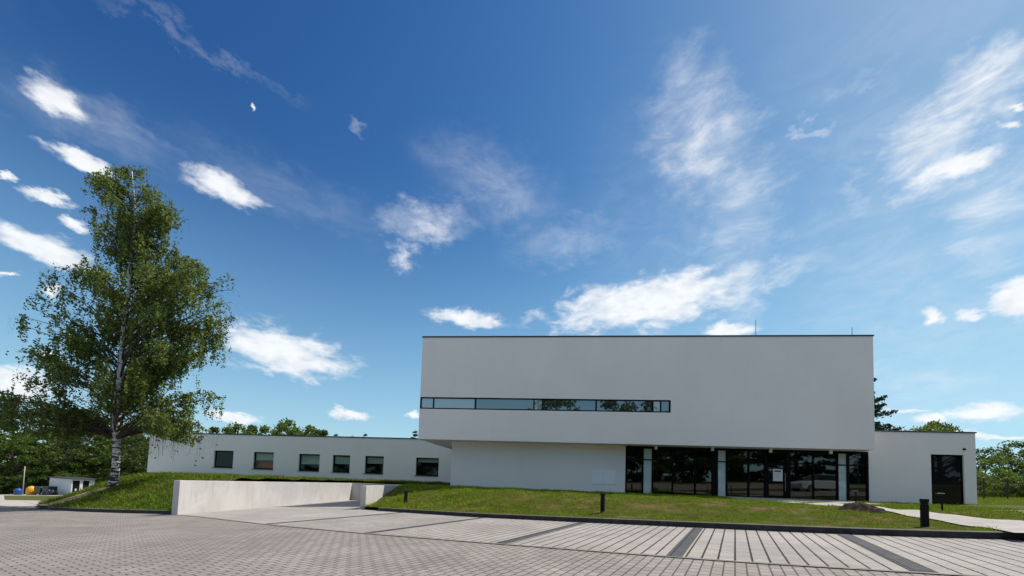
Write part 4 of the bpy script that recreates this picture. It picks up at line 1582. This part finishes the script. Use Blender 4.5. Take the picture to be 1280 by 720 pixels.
GS = 'distant spruce tops above the side wing'
labS = 'small dark spruce tip just showing above the side wing roof'
SP = make_conifer(31, 12.0, 2.6, labS, 'tree', GS, (-41.6, 90, pz(-41.6, 90)), 18, 26, .4)
SP.scale = (1.1, 1.1, 1.15)
for x, y, h_ in ((-36.9, 88, 13.0), (-30.9, 80, 12.4), (-20.4, 80, 13.0), (-39.0, 86, 12.6), (-34.0, 86, 11.9)):
    place_copy(SP, (x, y, pz(x, y)), (h_ / 12, h_ / 12, h_ / 12), rr_.uniform(0, 6))
make_conifer(44, 14.2, 5.6, 'dark pine with flat layered boughs behind the right end of the upper storey', 'tree', None, (42.4, 46.0, pz(42.4, 46)), 17, 230, .32, 'pine_tree', .2)
GR = 'leafy trees behind the end wing'
labR = 'light green treetop rising behind the roof of the end wing'
TL = make_tree('leafy_tree', 52, 8.0, 2.6, 3600, .26, MT['leaflight'], labR, 'tree', GR, (49.6, 46.0, pz(49.6, 46)), low=.2)
for x, y, h_ in ((53.4, 48.0, 8.9), (52.7, 46.0, 7.9)):
    s = h_ / 8
    place_copy(TL, (x, y, pz(x, y)), (s * .8, s * .8, s), rr_.uniform(0, 6))
GF = 'trees beyond the wire fence'
RD = make_tree('leafy_tree', 61, 5.0, 2.3, 5200, .17, MT['leafdark'], 'dark green round tree right against the corner of the end wing', 'tree', GF, (46.9, 38.0, pz(46.9, 38)), low=.05)
RL = make_tree('leafy_tree', 66, 4.6, 1.7, 3800, .16, MT['leaflight'], 'light green young tree beyond the wire fence, between two darker trees', 'tree', GF, (43.6, 34.2, pz(43.6, 34.2)), low=.05)
RD.scale = (1, 1, .92)
RL.scale = (.9, .9, .82)
for x, y, sx, sz, lab in ((50.2, 37.5, 1.15, 1.05, 'dark green tree beyond the wire fence at the right edge of the view'), (46.5, 33.0, 1.0, .88, 'dark green bushy tree beyond the second fence post from the building'), (56.5, 40, 1.3, 1.1, 'dark green tree far behind the wire fence, at the edge of the view')):
    place_copy(RD, (x, y, pz(x, y)), (sx, sx, sz), rr_.uniform(0, 6), lab)
GU = 'shrubs along the wire fence'
SH = make_tree('shrub', 71, 1.7, 1.25, 2400, .12, MT['leafmid'], 'low green shrub growing along the wire fence', 'shrub', GU, (36.6, 30.0, pz(36.6, 30)), low=.04)
for x, y, s in ((38.6, 29.6, .9), (40.4, 29.6, 1.15), (42.3, 30.4, 1.0), (35.6, 31.6, 1.1), (44.5, 31, 1.2), (38.6, 32, 1.3), (41.5, 32.5, 1.35)):
    place_copy(SH, (x, y, pz(x, y) + .05), (s, s, s), rr_.uniform(0, 6))
# trees across the parking lot, behind the camera: seen mirrored in the glass
GM = 'trees across the parking lot mirrored in the windows'
labX = 'leafy tree across the parking lot, mirrored in the dark windows'
for x, y, s, kd in ((-20, -42, .8, 0), (-10, -46, .9, 1), (0, -44, .75, 0), (9, -47, .95, 1), (18, -44, .85, 0), (27, -48, .9, 0), (36, -44, .8, 1), (45, -40, .8, 0), (54, -36, .75, 0), (-30, -45, .9, 1), (62, -28, .75, 0), (-42, -42, .85, 0), (-54, -46, .9, 1), (-66, -43, .85, 0), (-79, -47, .9, 0), (-92, -44, .85, 1),
                    (-15, -54, 1.1, 1), (-4, -55, 1.15, 0), (5, -56, 1.1, 1), (14, -55, 1.2, 0), (23, -56, 1.1, 0), (32, -55, 1.15, 1), (41, -52, 1.1, 0), (50, -46, 1.1, 1), (59, -40, 1.1, 0), (66, -32, 1.1, 0), (72, -22, 1.05, 1), (76, -12, 1.0, 0), (-25, -54, 1.1, 0), (70, -8, .85, 0), (78, -2, 1.0, 1)):
    place_copy((TD, TM)[kd], (x, y, pz(x, y)), (s * 1.75, s * 1.75, s * (1.8 if x in (14, 32, -4) else 1.2)), rr_.uniform(0, 6), labX, GM)

# far wooded ridge on the right
hx = np.linspace(150, 1500, 90)
prof = 30 + 16 * np.sin(hx / 170) + 5 * np.sin(hx / 37) + 1.2 * np.sin(hx / 6.3) + np.random.RandomState(2).normal(size=90) * .8
vs = []
for k, x in enumerate(hx):
    y = 300 + .18 * x
    for t, zf_ in ((0, -2), (60, .75), (110, 1.0), (260, .2)):
        vs.append((x, y + t, prof[k] * zf_ + 4))
vs = np.array(vs)
i_, j_ = np.meshgrid(np.arange(3), np.arange(89))
a_ = (j_ * 4 + i_).ravel()
tag(np_mesh('hills', vs, np.stack([a_, a_ + 4, a_ + 5, a_ + 1], 1), MT['hill']), kind='structure')

# ------------------------------------------------------------------ things at the far left
shed = thing('shed', (-64.9, 57.0, -3.25), 'low white shed with dark flat roof and black door openings at the wood edge', 'shed', rz=R(-26.5))
p = MB()
wall_grid(p, -9.0, 0, -.7, 2.1, 0, [], 0)
p.quad((-9, 4.4, -.7), (-9, 0, -.7), (-9, 0, 2.1), (-9, 4.4, 2.1))
p.quad((-9, 0, 2.1), (0, 0, 2.1), (0, 4.4, 2.1), (-9, 4.4, 2.1))
p.quad((0, 4.4, -.7), (-9, 4.4, -.7), (-9, 4.4, 2.1), (0, 4.4, 2.1))
shed.scale = (1, .55, 1)
# gable side with two openings
for y0, y1, a, c in ((0, .25, -.7, 2.1), (1.55, 2.15, -.7, 2.1), (3.35, 4.4, -.7, 2.1), (.25, 1.55, 1.9, 2.1), (2.15, 3.35, 1.9, 2.1)):
    p.quad((0, y0, a), (0, y1, a), (0, y1, c), (0, y0, c))
p.build('wall', MT['shedwhite'], shed)
p = MB()
p.box(-9.25, .3, -.25, 4.7, 2.103, 2.25)
p.build('roof', MT['shedroof'], shed, bevel=.02)
for y0, y1 in ((.25, 1.55), (2.15, 3.35)):
    p = MB()
    p.box(-.12, -.06, y0, y1, -.7, 1.9)
    do = p.build('door', MT['bollard'], shed)
    p = MB()
    p.box(-.055, -.02, y0 + .5, y0 + .8, .4, .7)
    p.build('door_sign', MT['paper'], do)

gb = lambda x, y: float(plane(x, y)) - .03
bn = thing('blue_bin', (-76.7, 60.2, gb(-76.7, 60.2)), 'blue rounded recycling container left of the yellow one', 'recycling bin', 'recycling containers by the shed')
p = MB()
p.lathe([(.62, 0), (.80, .12), (.84, .8), (.78, 1.15), (.5, 1.42), (.12, 1.5)], 20)
p.build('body', MT['blue'], bn, None, True)
bn.scale = (.52, .52, .7)
p = MB()
p.tube([(-.15, 0, 1.45), (-.1, 0, 1.62), (.1, 0, 1.62), (.15, 0, 1.45)], [.03] * 4, 6)
p.build('lifting_loop', MT['steel'], bn)
bn = thing('yellow_bin', (-74.3, 59.9, gb(-74.3, 59.9)), 'yellow igloo shaped recycling container beside the blue one', 'recycling bin', 'recycling containers by the shed')
p = MB()
p.lathe([(.72, 0), (.92, .15), (.98, .8), (.9, 1.25), (.6, 1.6), (.15, 1.72)], 20)
p.build('body', MT['yellow'], bn, None, True)
bn.scale = (.58, .58, .8)
p = MB()
p.tube([(-.15, 0, 1.66), (-.1, 0, 1.85), (.1, 0, 1.85), (.15, 0, 1.66)], [.03] * 4, 6)
p.build('lifting_loop', MT['steel'], bn)
DP = [(-72.6, 59.8, 'dark green wheeled waste container right of the yellow recycling bin'), (-70.6, 59.2, 'dark green wheeled waste container next to the white shed')]
dp = thing('waste_container', (0, 0, 0), DP[0][2], 'dumpster', 'dark waste containers by the shed', R(-15))
p = MB()
p.hexa([(-.6, -.45, .18), (.6, -.45, .18), (.6, .45, .18), (-.6, .45, .18)], [(-.75, -.55, 1.15), (.75, -.55, 1.15), (.75, .55, 1.15), (-.75, .55, 1.15)])
p.build('body', MT['greenbin'], dp, bevel=.03)
p = MB()
p.hexa([(-.78, -.58, 1.155), (.78, -.58, 1.155), (.78, .58, 1.155), (-.78, .58, 1.155)], [(-.7, -.3, 1.32), (.7, -.3, 1.32), (.7, .5, 1.32), (-.7, .5, 1.32)])
p.build('lid', MT['greenbin'], dp, bevel=.03)
for sx in (-.5, .5):
    for sy in (-.35, .35):
        p = MB()
        p.tube([(sx - .03, sy, .09), (sx + .03, sy, .09)], [.09, .09], 10)
        p.build('wheel', MT['tyre'], dp)
for k, (x, y, lab) in enumerate(DP):
    o = dp if k == 0 else copy_tree(dp)
    o.location = (x, y, gb(x, y))
    o['label'] = lab
rs = np.random.RandomState(9)
for k, (x, y, s, lab) in enumerate(((-68.9, 57.6, 1.0, 'black rubbish sack lying against the front of the white shed'), (-67.6, 57.0, .9, 'black rubbish sack in front of the shed, nearest the grass bank'), (-69.9, 58.2, .8, 'black rubbish sack nearest the dark green waste container'))):
    p = MB()
    prof = [(.3, 0), (.62, .1), (.7, .4), (.5, .75), (.14, .92), (.2, 1.02)]
    p.lathe([(r_ * s * rs.uniform(.9, 1.1), z_ * s * .9) for r_, z_ in prof], 12)
    o = p.build('rubbish_sack', MT['bag'], None, None, True)
    o.location = (x, y, gb(x, y))
    tag(o, lab, 'rubbish sack', 'rubbish sacks by the shed')
pl = MB()
pl.tube([(0, 0, 0), (-.1, 0, 2.3), (-.12, 0, 4.6)], [.07, .065, .055], 8)
o = pl.build('pole', MT['pole'], None, None, True)
o.location = (-79.2, 62.8, gb(-79.2, 62.8))
tag(o, 'thin pale pole standing upright behind the yellow recycling bin', 'pole')

# ------------------------------------------------------------------ wire fence at the right
f0 = Vector((33.17, 27.0, 0))
fdv = Vector((.89, -.45, 0)).normalized()
fence = thing('wire_fence', (f0.x, f0.y, pz(f0.x, f0.y) + .1), 'dark wire mesh fence with slim posts right of the end wing', 'fence')
posts = []
for k in range(-3, 8):
    q = fdv * (1.12 * k)
    zz = float(lawn_z(f0.x + q.x, f0.y + q.y)) - (pz(f0.x, f0.y) + .1)
    posts.append((q, zz))
    p = MB()
    p.box(q.x - .03, q.x + .03, q.y - .03, q.y + .03, zz - .3, zz + 1.45)
    po = p.build('post', MT['fencemetal'], fence)
    p = MB()
    p.box(q.x - .036, q.x + .036, q.y - .036, q.y + .036, zz + 1.452, zz + 1.5)
    p.build('post_cap', MT['postcap'], po)
for (q0, za), (q1, zb) in zip(posts, posts[1:]):
    p = MB()
    a, c = q0 + fdv * .04, q1 - fdv * .04
    for z in np.linspace(.12, 1.4, 8):
        p.tube([(a.x, a.y, za + z), (c.x, c.y, zb + z)], [.004] * 2, 4)
    for t in np.linspace(.05, .95, 9):
        m_ = a.lerp(c, t)
        zz = za + (zb - za) * t
        p.tube([(m_.x, m_.y, zz + .1), (m_.x, m_.y, zz + 1.42)], [.003] * 2, 4)
    p.build('wire_panel', MT['fencemetal'], fence)

# ------------------------------------------------------------------ white car on the far right, mirrored in the glass front
car = thing('parked_car', (27.6, 5.4, float(lawn_z(27.6, 5.4))), 'white estate car parked off to the right, mirrored in the glass front', 'car', None, R(165))


car.scale = (1.12, 1.1, 1.2)


def prism(b, prof, y0, y1, inset=0.0, mi=0):
    lowr = [(x, y0 + (inset if z > 1.0 else 0), z) for x, z in prof]
    highr = [(x, y1 - (inset if z > 1.0 else 0), z) for x, z in prof]
    b.hexa(lowr, highr, mi)


p = MB()
prism(p, [(-2.1, .3), (2.15, .3), (2.2, .62), (2.05, .82), (1.0, .98), (-2.1, .98), (-2.2, .7)], -.86, .86)
p.build('body', MT['carpaint'], car, bevel=.05)
p = MB()
prism(p, [(-2.05, .985), (.98, .985), (.3, 1.43), (-1.75, 1.43)], -.8, .8, .14)
p.build('cabin_glass', MT['carglass'], car, bevel=.03)
p = MB()
p.box(-1.75, .28, -.66, .66, 1.435, 1.49)
p.build('roof', MT['carpaint'], car, bevel=.02)
for x_ in (-1.35, 1.35):
    for y_ in (-.78, .78):
        p = MB()
        p.tube([(x_, y_ - .11, .32), (x_, y_ + .11, .32)], [.32, .32], 20)
        wo_ = p.build('wheel', MT['tyre'], car)
        p = MB()
        s_ = 1 if y_ > 0 else -1
        p.tube([(x_, y_ + s_ * .105, .32), (x_, y_ + s_ * .118, .32)], [.2, .2], 16)
        p.build('rim', MT['steel'], wo_)
for y_ in (-.62, .62):
    p = MB()
    p.box(2.06, 2.17, y_ - .16, y_ + .16, .64, .76)
    p.build('headlight', MT['lens'], car, bevel=.01)
